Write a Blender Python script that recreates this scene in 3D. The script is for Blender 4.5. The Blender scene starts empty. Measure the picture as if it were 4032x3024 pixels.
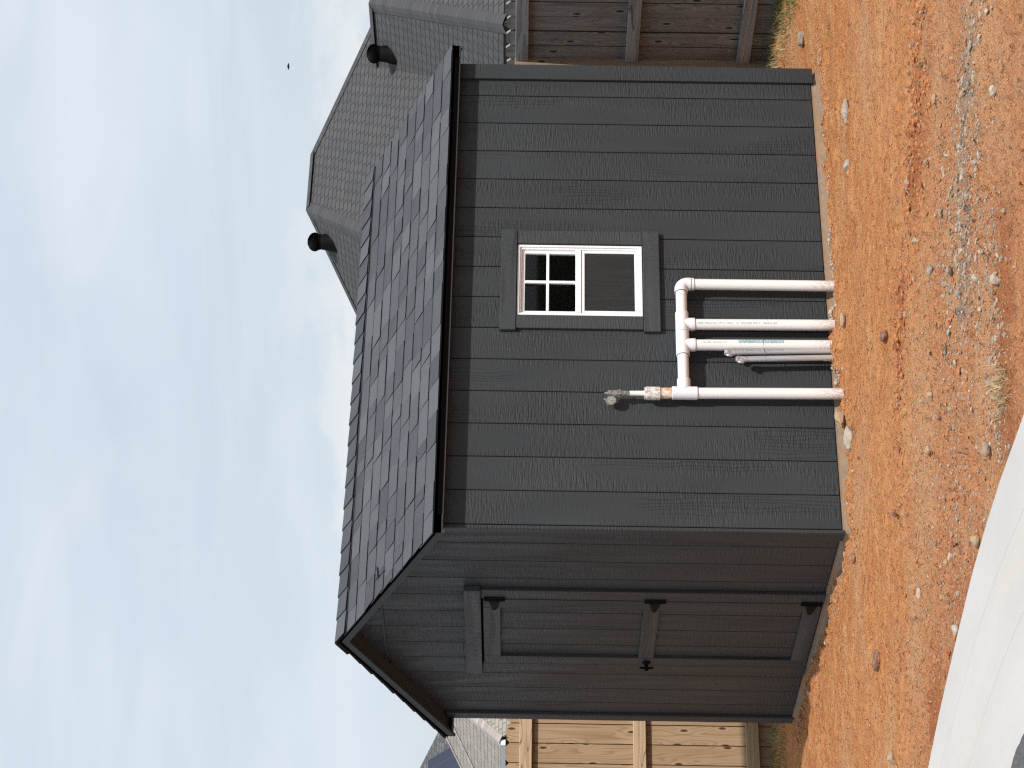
import bpy, bmesh, math, random
import numpy as np
from mathutils import Vector, Matrix

sc = bpy.context.scene
col = sc.collection
rnd = random.Random(7)
nrs = np.random.RandomState(11)
R = math.radians

# ------------------------------------------------------------------ camera
# portrait phone photo stored sideways: the camera is rolled a quarter turn
YAW, PIT, ROL = .5586, .0074, .0151
cy_, sy_ = math.cos(YAW), math.sin(YAW)
fw0 = Vector((sy_, cy_, 0)); rt0 = Vector((cy_, -sy_, 0)); up0 = Vector((0, 0, 1))
fw = fw0 * math.cos(PIT) + up0 * math.sin(PIT)
u2 = up0 * math.cos(PIT) - fw0 * math.sin(PIT)
rt = rt0 * math.cos(ROL) + u2 * math.sin(ROL)
up = u2 * math.cos(ROL) - rt0 * math.sin(ROL)
cam_d = bpy.data.cameras.new('camera')
cam = bpy.data.objects.new('camera', cam_d)
col.objects.link(cam)
ix, iy, iz = -up, rt, -fw            # picture right = world down, picture up = world right
cam.matrix_world = Matrix(((ix.x, iy.x, iz.x, -5.4092), (ix.y, iy.y, iz.y, -10.0251), (ix.z, iy.z, iz.z, 1.6307), (0, 0, 0, 1)))
cam_d.sensor_fit = 'HORIZONTAL'
cam_d.sensor_width = 36
cam_d.lens = 8664.36 / 4032 * 36
cam_d.clip_start = .1
cam_d.clip_end = 2000
sc.camera = cam

# ------------------------------------------------------------------ sky, sun, exposure
SUN = Vector((.05, -.655, .75)).normalized()
SUN_EL = math.asin(SUN.z)
SUN_ROT = math.atan2(SUN.x, SUN.y)
world = bpy.data.worlds.new('World')
sc.world = world
world.use_nodes = True
wn, wl = world.node_tree.nodes, world.node_tree.links
wn.clear()
wo = wn.new('ShaderNodeOutputWorld'); bg = wn.new('ShaderNodeBackground')
sky = wn.new('ShaderNodeTexSky'); sky.sky_type = 'NISHITA'; sky.sun_disc = False
sky.sun_elevation = SUN_EL; sky.sun_rotation = SUN_ROT
sky.air_density = 1.0; sky.dust_density = 1.2; sky.ozone_density = 1.5
tc = wn.new('ShaderNodeTexCoord')


def wcloud(scale, detail, rough, dist, lo, hi, loc=(0, 0, 0)):
    m = wn.new('ShaderNodeMapping'); m.inputs['Scale'].default_value = scale
    m.inputs['Location'].default_value = loc
    n = wn.new('ShaderNodeTexNoise'); n.inputs['Scale'].default_value = 1
    n.inputs['Detail'].default_value = detail; n.inputs['Roughness'].default_value = rough
    n.inputs['Distortion'].default_value = dist
    r = wn.new('ShaderNodeMapRange'); r.interpolation_type = 'SMOOTHSTEP'
    r.inputs['From Min'].default_value = lo; r.inputs['From Max'].default_value = hi
    wl.new(tc.outputs['Generated'], m.inputs['Vector']); wl.new(m.outputs['Vector'], n.inputs['Vector'])
    wl.new(n.outputs['Fac'], r.inputs['Value'])
    return r.outputs['Result']


def wmix(fac, a, b):
    m = wn.new('ShaderNodeMix'); m.data_type = 'RGBA'
    for s, v in (('Factor', fac), ('A', a), ('B', b)):
        i = [x for x in m.inputs if x.name == s and (x.type == 'RGBA' or s == 'Factor' and x.type == 'VALUE')][0]
        if hasattr(v, 'links'): wl.new(v, i)
        else: i.default_value = v
    return [o for o in m.outputs if o.type == 'RGBA'][0]


def wmath(op, a, b):
    m = wn.new('ShaderNodeMath'); m.operation = op; m.use_clamp = True
    for i, v in enumerate((a, b)):
        if hasattr(v, 'links'): wl.new(v, m.inputs[i])
        else: m.inputs[i].default_value = v
    return m.outputs[0]


veil = wcloud((2.0, 2.0, 9), 5, .55, .9, .30, .70)
wisps = wcloud((4.2, 4.2, 19), 6, .58, 1.2, .42, .74, (3.1, 1.7, .4))
puffs = wcloud((11, 11, 19), 7, .55, .2, .50, .60, (.6, .3, 5.2))
sx = wn.new('ShaderNodeSeparateXYZ'); wl.new(tc.outputs['Generated'], sx.inputs[0])
low = wn.new('ShaderNodeMapRange'); low.interpolation_type = 'SMOOTHSTEP'; wl.new(sx.outputs[2], low.inputs['Value'])
for k_, v_ in (('From Min', .06), ('From Max', .13), ('To Min', 1), ('To Max', 0)): low.inputs[k_].default_value = v_
fac = wmath('ADD', wmath('MULTIPLY', veil, .26), .69)
c1 = wmix(fac, sky.outputs['Color'], (7.4, 8.2, 9.1, 1))
c2 = wmix(wmath('MULTIPLY', wisps, .34), c1, (8.3, 8.75, 9.1, 1))
bg.inputs['Strength'].default_value = .1
c3 = wmix(wmath('MULTIPLY', wmath('MULTIPLY', puffs, low.outputs['Result']), .7), c2, (9.2, 9.2, 9.1, 1))
wl.new(c3, bg.inputs['Color']); wl.new(bg.outputs[0], wo.inputs['Surface'])

sd = bpy.data.lights.new('sun', 'SUN'); sd.energy = 4.2; sd.angle = R(.8); sd.color = (1, .955, .89)
so = bpy.data.objects.new('sun', sd); col.objects.link(so)
so.rotation_euler = SUN.to_track_quat('Z', 'Y').to_euler()
so.location = (0, -6, 12)
sc.view_settings.view_transform = 'Standard'
sc.view_settings.look = 'None'
sc.view_settings.exposure = 0
sc.view_settings.gamma = 1
sc.cycles.use_denoising = False      # keep the fine grain of dirt, granules and wood
sc.cycles.sample_clamp_indirect = 4
sc.cycles.pixel_filter_type = 'BLACKMAN_HARRIS'
sc.cycles.filter_width = 1.3


# ------------------------------------------------------------------ helpers
def tag(o, label=None, cat=None, group=None, kind=None):
    for k, v in (('label', label), ('category', cat), ('group', group), ('kind', kind)):
        if v: o[k] = v
    return o


def empty(name, loc=(0, 0, 0), **kw):
    o = bpy.data.objects.new(name, None); col.objects.link(o)
    o.location = loc; o.empty_display_size = .1
    return tag(o, **kw)


def child(o, parent):
    o.parent = parent
    if parent is not None:
        o.matrix_parent_inverse = world_of(parent).inverted()
    return o


def world_of(o):
    m = o.matrix_basis.copy()
    while o.parent:
        m = o.parent.matrix_basis @ o.matrix_parent_inverse @ m if False else (o.matrix_parent_inverse @ m)
        o = o.parent
        m = o.matrix_basis @ m
    return m


class MB:
    def __init__(s): s.v = []; s.f = []; s.m = []; s.sm = []

    def add(s, vs, fs, smooth=False, mi=0):
        b = len(s.v); s.v += [tuple(v) for v in vs]
        for f in fs:
            s.f.append([b + i for i in f]); s.m.append(mi); s.sm.append(smooth)
        return s

    def box(s, x0, x1, y0, y1, z0, z1, mi=0):
        return s.add([(x0, y0, z0), (x1, y0, z0), (x1, y1, z0), (x0, y1, z0), (x0, y0, z1), (x1, y0, z1), (x1, y1, z1), (x0, y1, z1)],
                     [(0, 3, 2, 1), (4, 5, 6, 7), (0, 1, 5, 4), (1, 2, 6, 5), (2, 3, 7, 6), (3, 0, 4, 7)], mi=mi)

    def hexa(s, p, mi=0):   # 8 points, bottom ring then top ring
        return s.add(p, [(0, 3, 2, 1), (4, 5, 6, 7), (0, 1, 5, 4), (1, 2, 6, 5), (2, 3, 7, 6), (3, 0, 4, 7)], mi=mi)

    def prism(s, poly, d, mi=0):   # polygon (3d, ccw seen from the side d points away from) extruded by d
        n = len(poly); d = Vector(d)
        vs = [Vector(p) for p in poly] + [Vector(p) + d for p in poly]
        fs = [list(range(n))[::-1], list(range(n, 2 * n))] + [(i, (i + 1) % n, n + (i + 1) % n, n + i) for i in range(n)]
        return s.add(vs, fs, mi=mi)

    def tube(s, pts, rad, n=24, caps=True, smooth=True, mi=0):
        pts = [Vector(p) for p in pts]
        rr = rad if isinstance(rad, (list, tuple)) else [rad] * len(pts)
        t = (pts[1] - pts[0]).normalized()
        a = Vector((0, 0, 1)) if abs(t.z) < .9 else Vector((1, 0, 0))
        u = t.cross(a).normalized(); vs = []
        for i, p in enumerate(pts):
            if i == 0: t = pts[1] - p
            elif i == len(pts) - 1: t = p - pts[i - 1]
            else: t = (pts[i + 1] - p).normalized() + (p - pts[i - 1]).normalized()
            t = t.normalized() if t.length > 1e-9 else Vector((0, 0, 1))
            u = (u - t * u.dot(t)).normalized(); w = t.cross(u)
            for k in range(n):
                an = 2 * math.pi * k / n
                vs.append(p + (u * math.cos(an) + w * math.sin(an)) * rr[i])
        fs = []
        for i in range(len(pts) - 1):
            for k in range(n):
                k2 = (k + 1) % n
                fs.append((i * n + k, i * n + k2, (i + 1) * n + k2, (i + 1) * n + k))
        s.add(vs, fs, smooth, mi)
        if caps:
            s.add(vs[:n], [list(range(n))[::-1]], False, mi); s.add(vs[-n:], [list(range(n))], False, mi)
        return s

    def rev(s, axis0, axisd, prof, n=32, mi=0):   # profile [(t along axis, radius)], each span its own smooth band
        a0, d = Vector(axis0), Vector(axisd).normalized()
        for (t0, r0), (t1, r1) in zip(prof, prof[1:]):
            p0, p1 = a0 + d * t0, a0 + d * t1
            if abs(t0 - t1) < 1e-7: p1 = p0 + d * 1e-5 * (1 if r1 < r0 else -1)
            s.tube([p0, p1], [max(r0, 1e-4), max(r1, 1e-4)], n, False, True, mi)
        return s

    def build(s, name, mats, parent=None, bevel=0, seg=1):
        me = bpy.data.meshes.new(name)
        me.from_pydata(s.v, [], s.f)
        for m in (mats if isinstance(mats, (list, tuple)) else [mats]): me.materials.append(m)
        me.polygons.foreach_set('material_index', s.m); me.polygons.foreach_set('use_smooth', s.sm)
        if bevel:
            bm = bmesh.new(); bm.from_mesh(me)
            bmesh.ops.bevel(bm, geom=bm.edges[:], offset=bevel, segments=seg, affect='EDGES', clamp_overlap=True)
            bm.to_mesh(me); bm.free()
        me.update()
        o = bpy.data.objects.new(name, me); col.objects.link(o)
        if parent is not None: child(o, parent)
        return o


def np_mesh(name, verts, faces, mats, smooth=False, mi=None):
    me = bpy.data.meshes.new(name)
    verts = np.asarray(verts, np.float32); faces = np.asarray(faces, np.int32)
    k = faces.shape[1]
    me.vertices.add(len(verts)); me.vertices.foreach_set('co', verts.ravel())
    me.loops.add(faces.size); me.loops.foreach_set('vertex_index', faces.ravel())
    me.polygons.add(len(faces)); me.polygons.foreach_set('loop_start', np.arange(0, faces.size, k, dtype=np.int32))
    for m in mats: me.materials.append(m)
    if mi is not None: me.polygons.foreach_set('material_index', np.asarray(mi, np.int32))
    me.polygons.foreach_set('use_smooth', np.full(len(faces), smooth))
    me.update(calc_edges=True); me.validate()
    o = bpy.data.objects.new(name, me); col.objects.link(o)
    return o


def vnoise(x, y, seed):
    xi = np.floor(x).astype(np.int64); yi = np.floor(y).astype(np.int64)
    fx = x - xi; fy = y - yi
    fx = fx * fx * (3 - 2 * fx); fy = fy * fy * (3 - 2 * fy)

    def h(a, b):
        n = (a * 374761393 + b * 668265263 + seed * 982451653) & 0xffffffff
        n = ((n ^ (n >> 13)) * 1274126177) & 0xffffffff
        return ((n ^ (n >> 16)) & 0xffff) / 65535.0
    return (h(xi, yi) * (1 - fx) + h(xi + 1, yi) * fx) * (1 - fy) + (h(xi, yi + 1) * (1 - fx) + h(xi + 1, yi + 1) * fx) * fy


def sstep(a, b, x):
    t = np.clip((x - a) / (b - a), 0, 1); return t * t * (3 - 2 * t)


# ------------------------------------------------------------------ materials
class NT:
    def __init__(s, name):
        s.mat = bpy.data.materials.new(name); s.mat.use_nodes = True
        s.n = s.mat.node_tree.nodes; s.l = s.mat.node_tree.links
        s.b = s.n['Principled BSDF']; s.tc = s.n.new('ShaderNodeTexCoord')

    def put(s, sock, v):
        if hasattr(v, 'links'): s.l.new(v, sock)
        else:
            if sock.type == 'RGBA' and len(v) == 3: v = (*v, 1)
            sock.default_value = v

    def set(s, **kw):
        for k, v in kw.items(): s.put(s.b.inputs[k.replace('_', ' ')], v)
        return s

    def vec(s, scale=(1, 1, 1), src='Object', loc=None):
        m = s.n.new('ShaderNodeMapping'); m.inputs['Scale'].default_value = scale
        s.l.new(s.tc.outputs[src] if isinstance(src, str) else src, m.inputs['Vector'])
        if loc is not None: s.put(m.inputs['Location'], loc)
        return m.outputs[0]

    def noise(s, vec, scale=1, detail=2, rough=.5, dist=0, out='Fac'):
        n = s.n.new('ShaderNodeTexNoise')
        for k, v in (('Scale', scale), ('Detail', detail), ('Roughness', rough), ('Distortion', dist)): n.inputs[k].default_value = v
        s.l.new(vec, n.inputs['Vector']); return n.outputs[out]

    def voro(s, vec, scale=1, feat='F1', out='Distance', rand=1):
        n = s.n.new('ShaderNodeTexVoronoi'); n.feature = feat; n.inputs['Scale'].default_value = scale
        n.inputs['Randomness'].default_value = rand
        s.l.new(vec, n.inputs['Vector']); return n.outputs[out]

    def wave(s, vec, scale, dist, det=2, dscale=1, bands='X', prof='SIN'):
        n = s.n.new('ShaderNodeTexWave'); n.bands_direction = bands; n.wave_profile = prof
        for k, v in (('Scale', scale), ('Distortion', dist), ('Detail', det), ('Detail Scale', dscale)): n.inputs[k].default_value = v
        s.l.new(vec, n.inputs['Vector']); return n.outputs['Fac']

    def rng(s, v, a, b, c=0, d=1):
        n = s.n.new('ShaderNodeMapRange'); n.interpolation_type = 'SMOOTHSTEP'
        for k, x in (('From Min', a), ('From Max', b), ('To Min', c), ('To Max', d)): n.inputs[k].default_value = x
        s.l.new(v, n.inputs['Value']); return n.outputs['Result']

    def math(s, op, a, b=0, c=None):
        n = s.n.new('ShaderNodeMath'); n.operation = op
        for i, v in enumerate((a, b) if c is None else (a, b, c)): s.put(n.inputs[i], v)
        return n.outputs[0]

    def mix(s, fac, a, b, mode='MIX'):
        n = s.n.new('ShaderNodeMix'); n.data_type = 'RGBA'; n.blend_type = mode
        s.put(n.inputs[0], fac); s.put(n.inputs[6], a); s.put(n.inputs[7], b)
        return n.outputs[2]

    def ramp(s, v, stops):
        n = s.n.new('ShaderNodeValToRGB'); e = n.color_ramp.elements
        while len(e) < len(stops): e.new(.5)
        for x, (p, c) in zip(e, stops): x.position = p; x.color = (*c, 1)
        s.l.new(v, n.inputs[0]); return n.outputs[0]

    def rand(s): return s.n.new('ShaderNodeObjectInfo').outputs['Random']

    def bump(s, h, strength=1, dist=.01, prev=None):
        n = s.n.new('ShaderNodeBump'); n.inputs['Strength'].default_value = strength; n.inputs['Distance'].default_value = dist
        s.l.new(h, n.inputs['Height'])
        if prev is not None: s.l.new(prev, n.inputs['Normal'])
        return n.outputs[0]

    def normal(s, v): s.l.new(v, s.b.inputs['Normal']); return s

    def comb(s, x, y, z):
        n = s.n.new('ShaderNodeCombineXYZ')
        for i, v in enumerate((x, y, z)): s.put(n.inputs[i], v)
        return n.outputs[0]

    def sep(s, v):
        n = s.n.new('ShaderNodeSeparateXYZ'); s.l.new(v, n.inputs[0]); return n.outputs


def siding_mat(name, vertical, basecol=(.0440, .0485, .0520), amp=1.0):
    t = NT(name); o = t.sep(t.tc.outputs['Object']); r = t.rand()
    along = o[2] if vertical else t.math('ADD', o[0], o[1])
    across = t.math('ADD', o[0], o[1]) if vertical else o[2]
    along = t.math('ADD', along, t.math('MULTIPLY', r, 37.0))
    v = t.comb(across, 0.0, along)
    rip = t.noise(t.vec((15, 1, 112), v), 1, 1.5, .5, .35)         # saw ripples across the grain
    fine = t.noise(t.vec((60, 1, 95), v), 1, 2, .6)
    cath = t.wave(t.vec((11, 1, 2.0), v), 1.3, 9, 2, 1.1, 'X')  # cathedral grain
    zone = t.rng(t.noise(t.vec((8, 1, 1.3), v), 1, 1), .36, .60, .12, 1)
    knot = t.rng(t.noise(t.vec((4, 1, .8), v), 1, 1), .57, .68)
    h1 = t.math('MULTIPLY', rip, zone)
    cz = t.math('MULTIPLY', t.rng(cath, .80, .97), knot)
    h = t.math('ADD', t.math('ADD', t.math('MULTIPLY', h1, .9), t.math('MULTIPLY', t.math('MULTIPLY', fine, zone), .4)), t.math('MULTIPLY', cz, -.4))
    cvar = t.noise(t.vec((3, 1, 1.1), v), 1, 3)
    cc = t.mix(t.rng(cvar, .3, .7), tuple(c * .93 for c in basecol), tuple(c * 1.08 for c in basecol))
    dust = t.rng(t.noise(t.vec((60, 1, 60), v), 1, 4, .7), .62, .8, 0, .12)
    cc = t.mix(dust, cc, (.12, .115, .11))
    t.set(Base_Color=cc, Roughness=.36, Specular_IOR_Level=.10)
    return t.normal(t.bump(h, 1.0 * amp, .0095)).mat


M = {}
M['siding'] = siding_mat('painted_siding', True)
M['trim_h'] = siding_mat('painted_trim_grain_across', False, (.056, .0615, .0655), amp=1.1)
M['trim_w'] = siding_mat('painted_window_trim', True, (.056, .0605, .063), amp=1.0)
M['trim_v'] = siding_mat('painted_trim_grain_up', True, amp=.8)
t = NT('smooth_paint'); t.set(Base_Color=(.05, .056, .058), Roughness=.5, Specular_IOR_Level=.1); M['paint'] = t.mat
t = NT('wall_behind_boards'); t.set(Base_Color=(.016, .016, .018), Roughness=.8); M['backing'] = t.mat
t = NT('drip_edge_metal'); t.set(Base_Color=(.0035, .0025, .0022), Roughness=.8, Specular_IOR_Level=0.0); M['drip'] = t.mat
t = NT('black_iron'); n = t.noise(t.vec((90, 90, 90)), 1, 3)
t.set(Base_Color=t.mix(t.rng(n, .4, .7), (.005, .005, .006), (.012, .010, .009)), Roughness=.6, Specular_IOR_Level=.06); M['iron'] = t.mat
t = NT('white_vinyl'); n = t.noise(t.vec((14, 14, 14)), 1, 3)
t.set(Base_Color=t.mix(t.rng(n, .35, .75), (.88, .885, .90), (.82, .82, .83)), Roughness=.35); M['vinyl'] = t.mat
t = NT('screw_steel'); t.set(Base_Color=(.6, .6, .6), Metallic=.9, Roughness=.35); M['screw'] = t.mat

# roof shingles of the shed
t = NT('shed_shingle'); r = t.rand()
gr = t.noise(t.vec((260, 260, 260)), 1, 3, .8); md = t.noise(t.vec((90, 90, 90)), 1, 3, .6)
big = t.noise(t.vec((6, 6, 6)), 1, 2)
base = t.ramp(r, [(0, (.057, .061, .069)), (.35, (.069, .074, .083)), (.7, (.083, .089, .098)), (1, (.101, .107, .116))])
cc = t.mix(t.rng(gr, .3, .72), t.mix(1, base, (.55, .55, .56), 'MULTIPLY'), t.mix(1, base, (1.5, 1.5, 1.5), 'MULTIPLY'))
cc = t.mix(t.rng(md, .56, .75, 0, .35), cc, (.03, .03, .035)); cc = t.mix(t.rng(big, .45, .7, 0, .18), cc, (.10, .105, .11))
t.set(Base_Color=cc, Roughness=.85, Specular_IOR_Level=.25); M['shingle'] = t.normal(t.bump(gr, .8, .003)).mat
t = NT('shingle_cut_edge'); t.set(Base_Color=(.018, .0185, .020), Roughness=.9, Specular_IOR_Level=0.0); M['cut'] = t.mat


def house_roof(name, dark, light, line):
    t = NT(name); uv = t.tc.outputs['UV']
    br = t.n.new('ShaderNodeTexBrick'); br.offset = .43; br.squash = 1
    for k, v in (('Scale', 1), ('Mortar Size', .011), ('Mortar Smooth', .35), ('Bias', 0), ('Brick Width', .21), ('Row Height', .143)): br.inputs[k].default_value = v
    br.inputs['Color1'].default_value = (0, 0, 0, 1); br.inputs['Color2'].default_value = (1, 1, 1, 1); br.inputs['Mortar'].default_value = (.5, .5, .5, 1)
    wv = t.noise(t.vec((1.7, 1.7, 1.7), uv), 1, 2, out='Color')
    vv = t.n.new('ShaderNodeVectorMath'); vv.operation = 'MULTIPLY_ADD'; vv.inputs[1].default_value = (.09, .012, 0)
    t.l.new(wv, vv.inputs[0]); t.l.new(uv, vv.inputs[2]); t.l.new(vv.outputs[0], br.inputs['Vector'])
    g = t.noise(t.vec((30, 30, 30), uv), 1, 3, .7)
    c = t.mix(br.outputs['Color'], dark, light); c = t.mix(t.rng(g, .3, .8, 0, .5), c, tuple(x * .7 for x in dark))
    c = t.mix(t.math('MULTIPLY', br.outputs['Fac'], .85), c, line)  # shadow lines between shingles painted into the colour
    t.set(Base_Color=c, Roughness=.9, Specular_IOR_Level=.2)
    return t.normal(t.bump(t.math('SUBTRACT', t.math('MULTIPLY', br.outputs['Color'], .4), br.outputs['Fac']), .9, .012)).mat


M['roof_grey'] = house_roof('neighbour_shingles_grey', (.072, .073, .075), (.088, .088, .089), (.024, .024, .028))
M['roof_tan'] = house_roof('neighbour_shingles_tan', (.30, .27, .235), (.39, .36, .32), (.13, .115, .10))
M['roof_dark'] = house_roof('far_shingles_dark', (.085, .088, .092), (.15, .152, .155), (.04, .04, .045))


def cap_mat(name, a, b):
    t = NT(name); uv = t.sep(t.tc.outputs['UV'])
    fr = t.math('FRACT', t.math('MULTIPLY', uv[1], 7.0)); cell = t.math('FLOOR', t.math('MULTIPLY', uv[1], 7.0))
    w = t.n.new('ShaderNodeTexWhiteNoise'); w.noise_dimensions = '1D'; t.l.new(cell, w.inputs['W'])
    c = t.mix(w.outputs['Value'], a, b); c = t.mix(t.rng(fr, .0, .14, .6, 0), c, tuple(x * .35 for x in a))
    t.set(Base_Color=c, Roughness=.9, Specular_IOR_Level=.2); return t.mat


M['cap_grey'] = cap_mat('hip_cap_grey', (.058, .059, .062), (.076, .076, .078))
M['cap_tan'] = cap_mat('hip_cap_tan', (.30, .265, .24), (.40, .37, .34))
t = NT('brick_wall_far'); br = t.n.new('ShaderNodeTexBrick'); br.inputs['Scale'].default_value = 4
br.inputs['Color1'].default_value = (.3, .24, .2, 1); br.inputs['Color2'].default_value = (.36, .3, .25, 1); br.inputs['Mortar'].default_value = (.45, .43, .4, 1)
t.set(Base_Color=br.outputs['Color'], Roughness=.9); M['brick'] = t.mat
t = NT('dark_trim_and_shade_far'); t.set(Base_Color=(.03, .035, .03), Roughness=.7); M['dark_far'] = t.mat
t = NT('solar_glass'); gx = t.sep(t.tc.outputs['UV'])
ln = t.math('LESS_THAN', t.math('FRACT', t.math('MULTIPLY', gx[0], 6.0)), .04)
t.set(Base_Color=t.mix(ln, (.018, .022, .045), (.05, .055, .08)), Roughness=.18); M['solar'] = t.mat
t = NT('aluminium'); t.set(Base_Color=(.7, .7, .7), Metallic=1, Roughness=.4); M['alu'] = t.mat


def wood_mat(name, light, dark, late, knot, stain=0, rough=.8):
    t = NT(name); r = t.rand(); o = t.sep(t.tc.outputs['Object'])
    off = t.math('MULTIPLY', r, 53.0)
    v = t.comb(t.math('ADD', t.math('ADD', o[0], o[1]), off), off, t.math('ADD', o[2], off))
    kv = t.comb(t.math('MULTIPLY', t.sep(v)[0], 7.0), t.math('MULTIPLY', t.sep(v)[2], 2.6), 0.0)
    kd = t.voro(kv, 1, rand=.9); t.n[-1].voronoi_dimensions = '2D'
    pull = t.rng(kd, 0, .42, 1, 0)
    warp = t.math('MULTIPLY', t.noise(t.vec((6.5, 1, .28), v), 1, 2, .55, .25), 24.0)
    ph = t.math('ADD', t.math('ADD', warp, t.math('MULTIPLY', t.math('ADD', t.math('ADD', o[0], o[1]), o[2]), 0.0)), t.math('MULTIPLY', pull, 1.6))
    ring = t.math('FRACT', ph)
    grain = t.rng(ring, .5, .98)
    fib = t.noise(t.vec((420, 1, 9), v), 1, 2, .6)
    big = t.noise(t.vec((9, 1, 1.6), v), 1, 3)
    c = t.mix(t.rng(big, .3, .72), light, dark)
    c = t.mix(t.math('MULTIPLY', t.math('FRACT', t.math('MULTIPLY', r, 7.3)), .6), c, dark)
    c = t.mix(t.math('MULTIPLY', grain, .58), c, late)
    c = t.mix(t.rng(fib, .5, .85, 0, .35), c, late)
    if stain: c = t.mix(t.rng(t.noise(t.vec((13, 1, 1.1), v), 1, 2), .6, .8, 0, stain), c, tuple(x * .35 for x in dark))
    c = t.mix(t.rng(kd, .045, .085, .95, 0), c, knot)
    c = t.mix(t.math('MULTIPLY', t.rng(kd, .085, .1, 0, 1), t.rng(kd, .11, .15, .35, 0)), c, tuple(min(1, x * 1.25) for x in light))
    t.set(Base_Color=c, Roughness=rough, Specular_IOR_Level=.25)
    return t.normal(t.bump(t.math('ADD', fib, t.math('MULTIPLY', grain, -.5)), .5, .0015)).mat


M['wood_new'] = wood_mat('fresh_pine', (.41, .285, .175), (.345, .235, .138), (.20, .12, .062), (.07, .028, .015))
M['wood_old'] = wood_mat('weathered_pine', (.37, .35, .335), (.25, .235, .22), (.11, .10, .092), (.03, .02, .016), stain=.75, rough=.9)


def wood_rail(name, light, dark, late):
    t = NT(name); r = t.rand(); o = t.sep(t.tc.outputs['Object'])
    off = t.math('MULTIPLY', r, 31.0)
    v = t.comb(t.math('ADD', t.math('ADD', o[0], o[1]), off), off, o[2])
    warp = t.math('FRACT', t.math('MULTIPLY', t.noise(t.vec((.6, 1, 9), v), 1, 2, .5, .3), 7.0))
    fib = t.noise(t.vec((7, 1, 330), v), 1, 2, .6)
    c = t.mix(t.math('MULTIPLY', t.rng(warp, .4, .95), .55), light, late); c = t.mix(t.rng(fib, .5, .85, 0, .4), c, dark)
    crk = t.rng(t.math('ABSOLUTE', t.math('SUBTRACT', t.noise(t.vec((1.3, 1, 14), v), 1, 1), .5)), .0, .012, .8, 0)
    c = t.mix(crk, c, tuple(x * .25 for x in dark))
    t.set(Base_Color=c, Roughness=.85, Specular_IOR_Level=.25)
    return t.normal(t.bump(fib, .5, .0015)).mat


M['rail_new'] = wood_rail('fresh_pine_rail', (.47, .345, .22), (.35, .24, .145), (.29, .185, .105))
M['rail_old'] = wood_rail('weathered_pine_rail', (.38, .375, .37), (.26, .255, .25), (.17, .165, .16))

M['post'] = wood_mat('ageing_pine_post', (.27, .215, .155), (.20, .15, .105), (.13, .092, .06), (.04, .025, .015))
t = NT('gap_shade_sawn_edge'); t.set(Base_Color=(.05, .035, .025), Roughness=.95, Specular_IOR_Level=.1); M['sawn'] = t.mat  # weathered picket sides, darkened further so the gaps between boards read as shade
# plumbing
t = NT('pvc_white'); o = t.sep(t.tc.outputs['Object'])
sp = t.noise(t.vec((160, 160, 60)), 1, 4, .7); st = t.noise(t.vec((90, 90, 5)), 1, 3, .6)
c = t.mix(t.rng(st, .5, .75, 0, .35), (.80, .795, .785), (.66, .635, .60))
low = t.rng(o[2], -.08, .22, 1, 0)
mud = t.math('MULTIPLY', t.rng(t.math('ADD', sp, t.math('MULTIPLY', low, .18)), .60, .66), low)
c = t.mix(t.math('MULTIPLY', low, .08), c, (.72, .58, .45)); c = t.mix(t.math('MULTIPLY', mud, .6), c, (.36, .19, .10))
c = t.mix(t.rng(sp, .74, .78, 0, .7), c, (.2, .19, .18))
t.set(Base_Color=c, Roughness=.34); M['pvc'] = t.mat
t = NT('pvc_fitting'); sp = t.noise(t.vec((55, 55, 55)), 1, 3, .6)
t.set(Base_Color=t.mix(t.rng(sp, .6, .75, 0, .3), (.77, .775, .81), (.60, .585, .57)), Roughness=.32); M['fitting'] = t.mat
t = NT('pvc_dirty'); sp = t.noise(t.vec((45, 45, 30)), 1, 4, .65); s2 = t.noise(t.vec((110, 110, 110)), 1, 3)
c = t.mix(t.rng(sp, .42, .56), (.74, .70, .64), (.62, .34, .16)); c = t.mix(t.rng(s2, .58, .68, 0, .7), c, (.16, .13, .10))
t.set(Base_Color=c, Roughness=.55); M['pvc_dirty'] = t.mat
t = NT('pvc_dusty'); sp = t.noise(t.vec((60, 60, 45)), 1, 4, .65)
c = t.mix(t.rng(sp, .5, .6), (.72, .71, .69), (.42, .38, .33)); c = t.mix(t.rng(t.noise(t.vec((35, 35, 60)), 1, 2), .6, .7, 0, .8), c, (.55, .22, .08))
t.set(Base_Color=c, Roughness=.5); M['pvc_dusty'] = t.mat
t = NT('dirty_brass_grey'); sp = t.noise(t.vec((70, 70, 70)), 1, 4, .7)
t.set(Base_Color=t.mix(t.rng(sp, .35, .65), (.11, .105, .095), (.30, .295, .28)), Roughness=.7); M['brass'] = t.mat
t = NT('gauge_face'); sp = t.noise(t.vec((120, 120, 120)), 1, 3); t.set(Base_Color=t.mix(t.rng(sp, .4, .7), (.30, .29, .265), (.17, .165, .15)), Roughness=.4); M['gface'] = t.mat
t = NT('conduit_grey'); o = t.sep(t.tc.outputs['Object']); st = t.noise(t.vec((70, 70, 6)), 1, 3)
c = t.mix(t.rng(st, .4, .7), (.38, .39, .41), (.30, .305, .315)); c = t.mix(t.rng(o[2], -.05, .3, .35, 0), c, (.5, .36, .25))
t.set(Base_Color=c, Roughness=.4); M['conduit'] = t.mat
t = NT('foil_tape'); t.set(Base_Color=(.62, .63, .65), Metallic=.85, Roughness=.32); M['foil'] = t.mat
t = NT('ink_teal'); t.set(Base_Color=(.20, .42, .47), Roughness=.5); M['ink'] = t.mat
t = NT('ink_grey'); t.set(Base_Color=(.16, .16, .17), Roughness=.5); M['ink_grey'] = t.mat
t = NT('twine'); t.set(Base_Color=(.20, .11, .06), Roughness=.8); M['twine'] = t.mat
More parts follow.
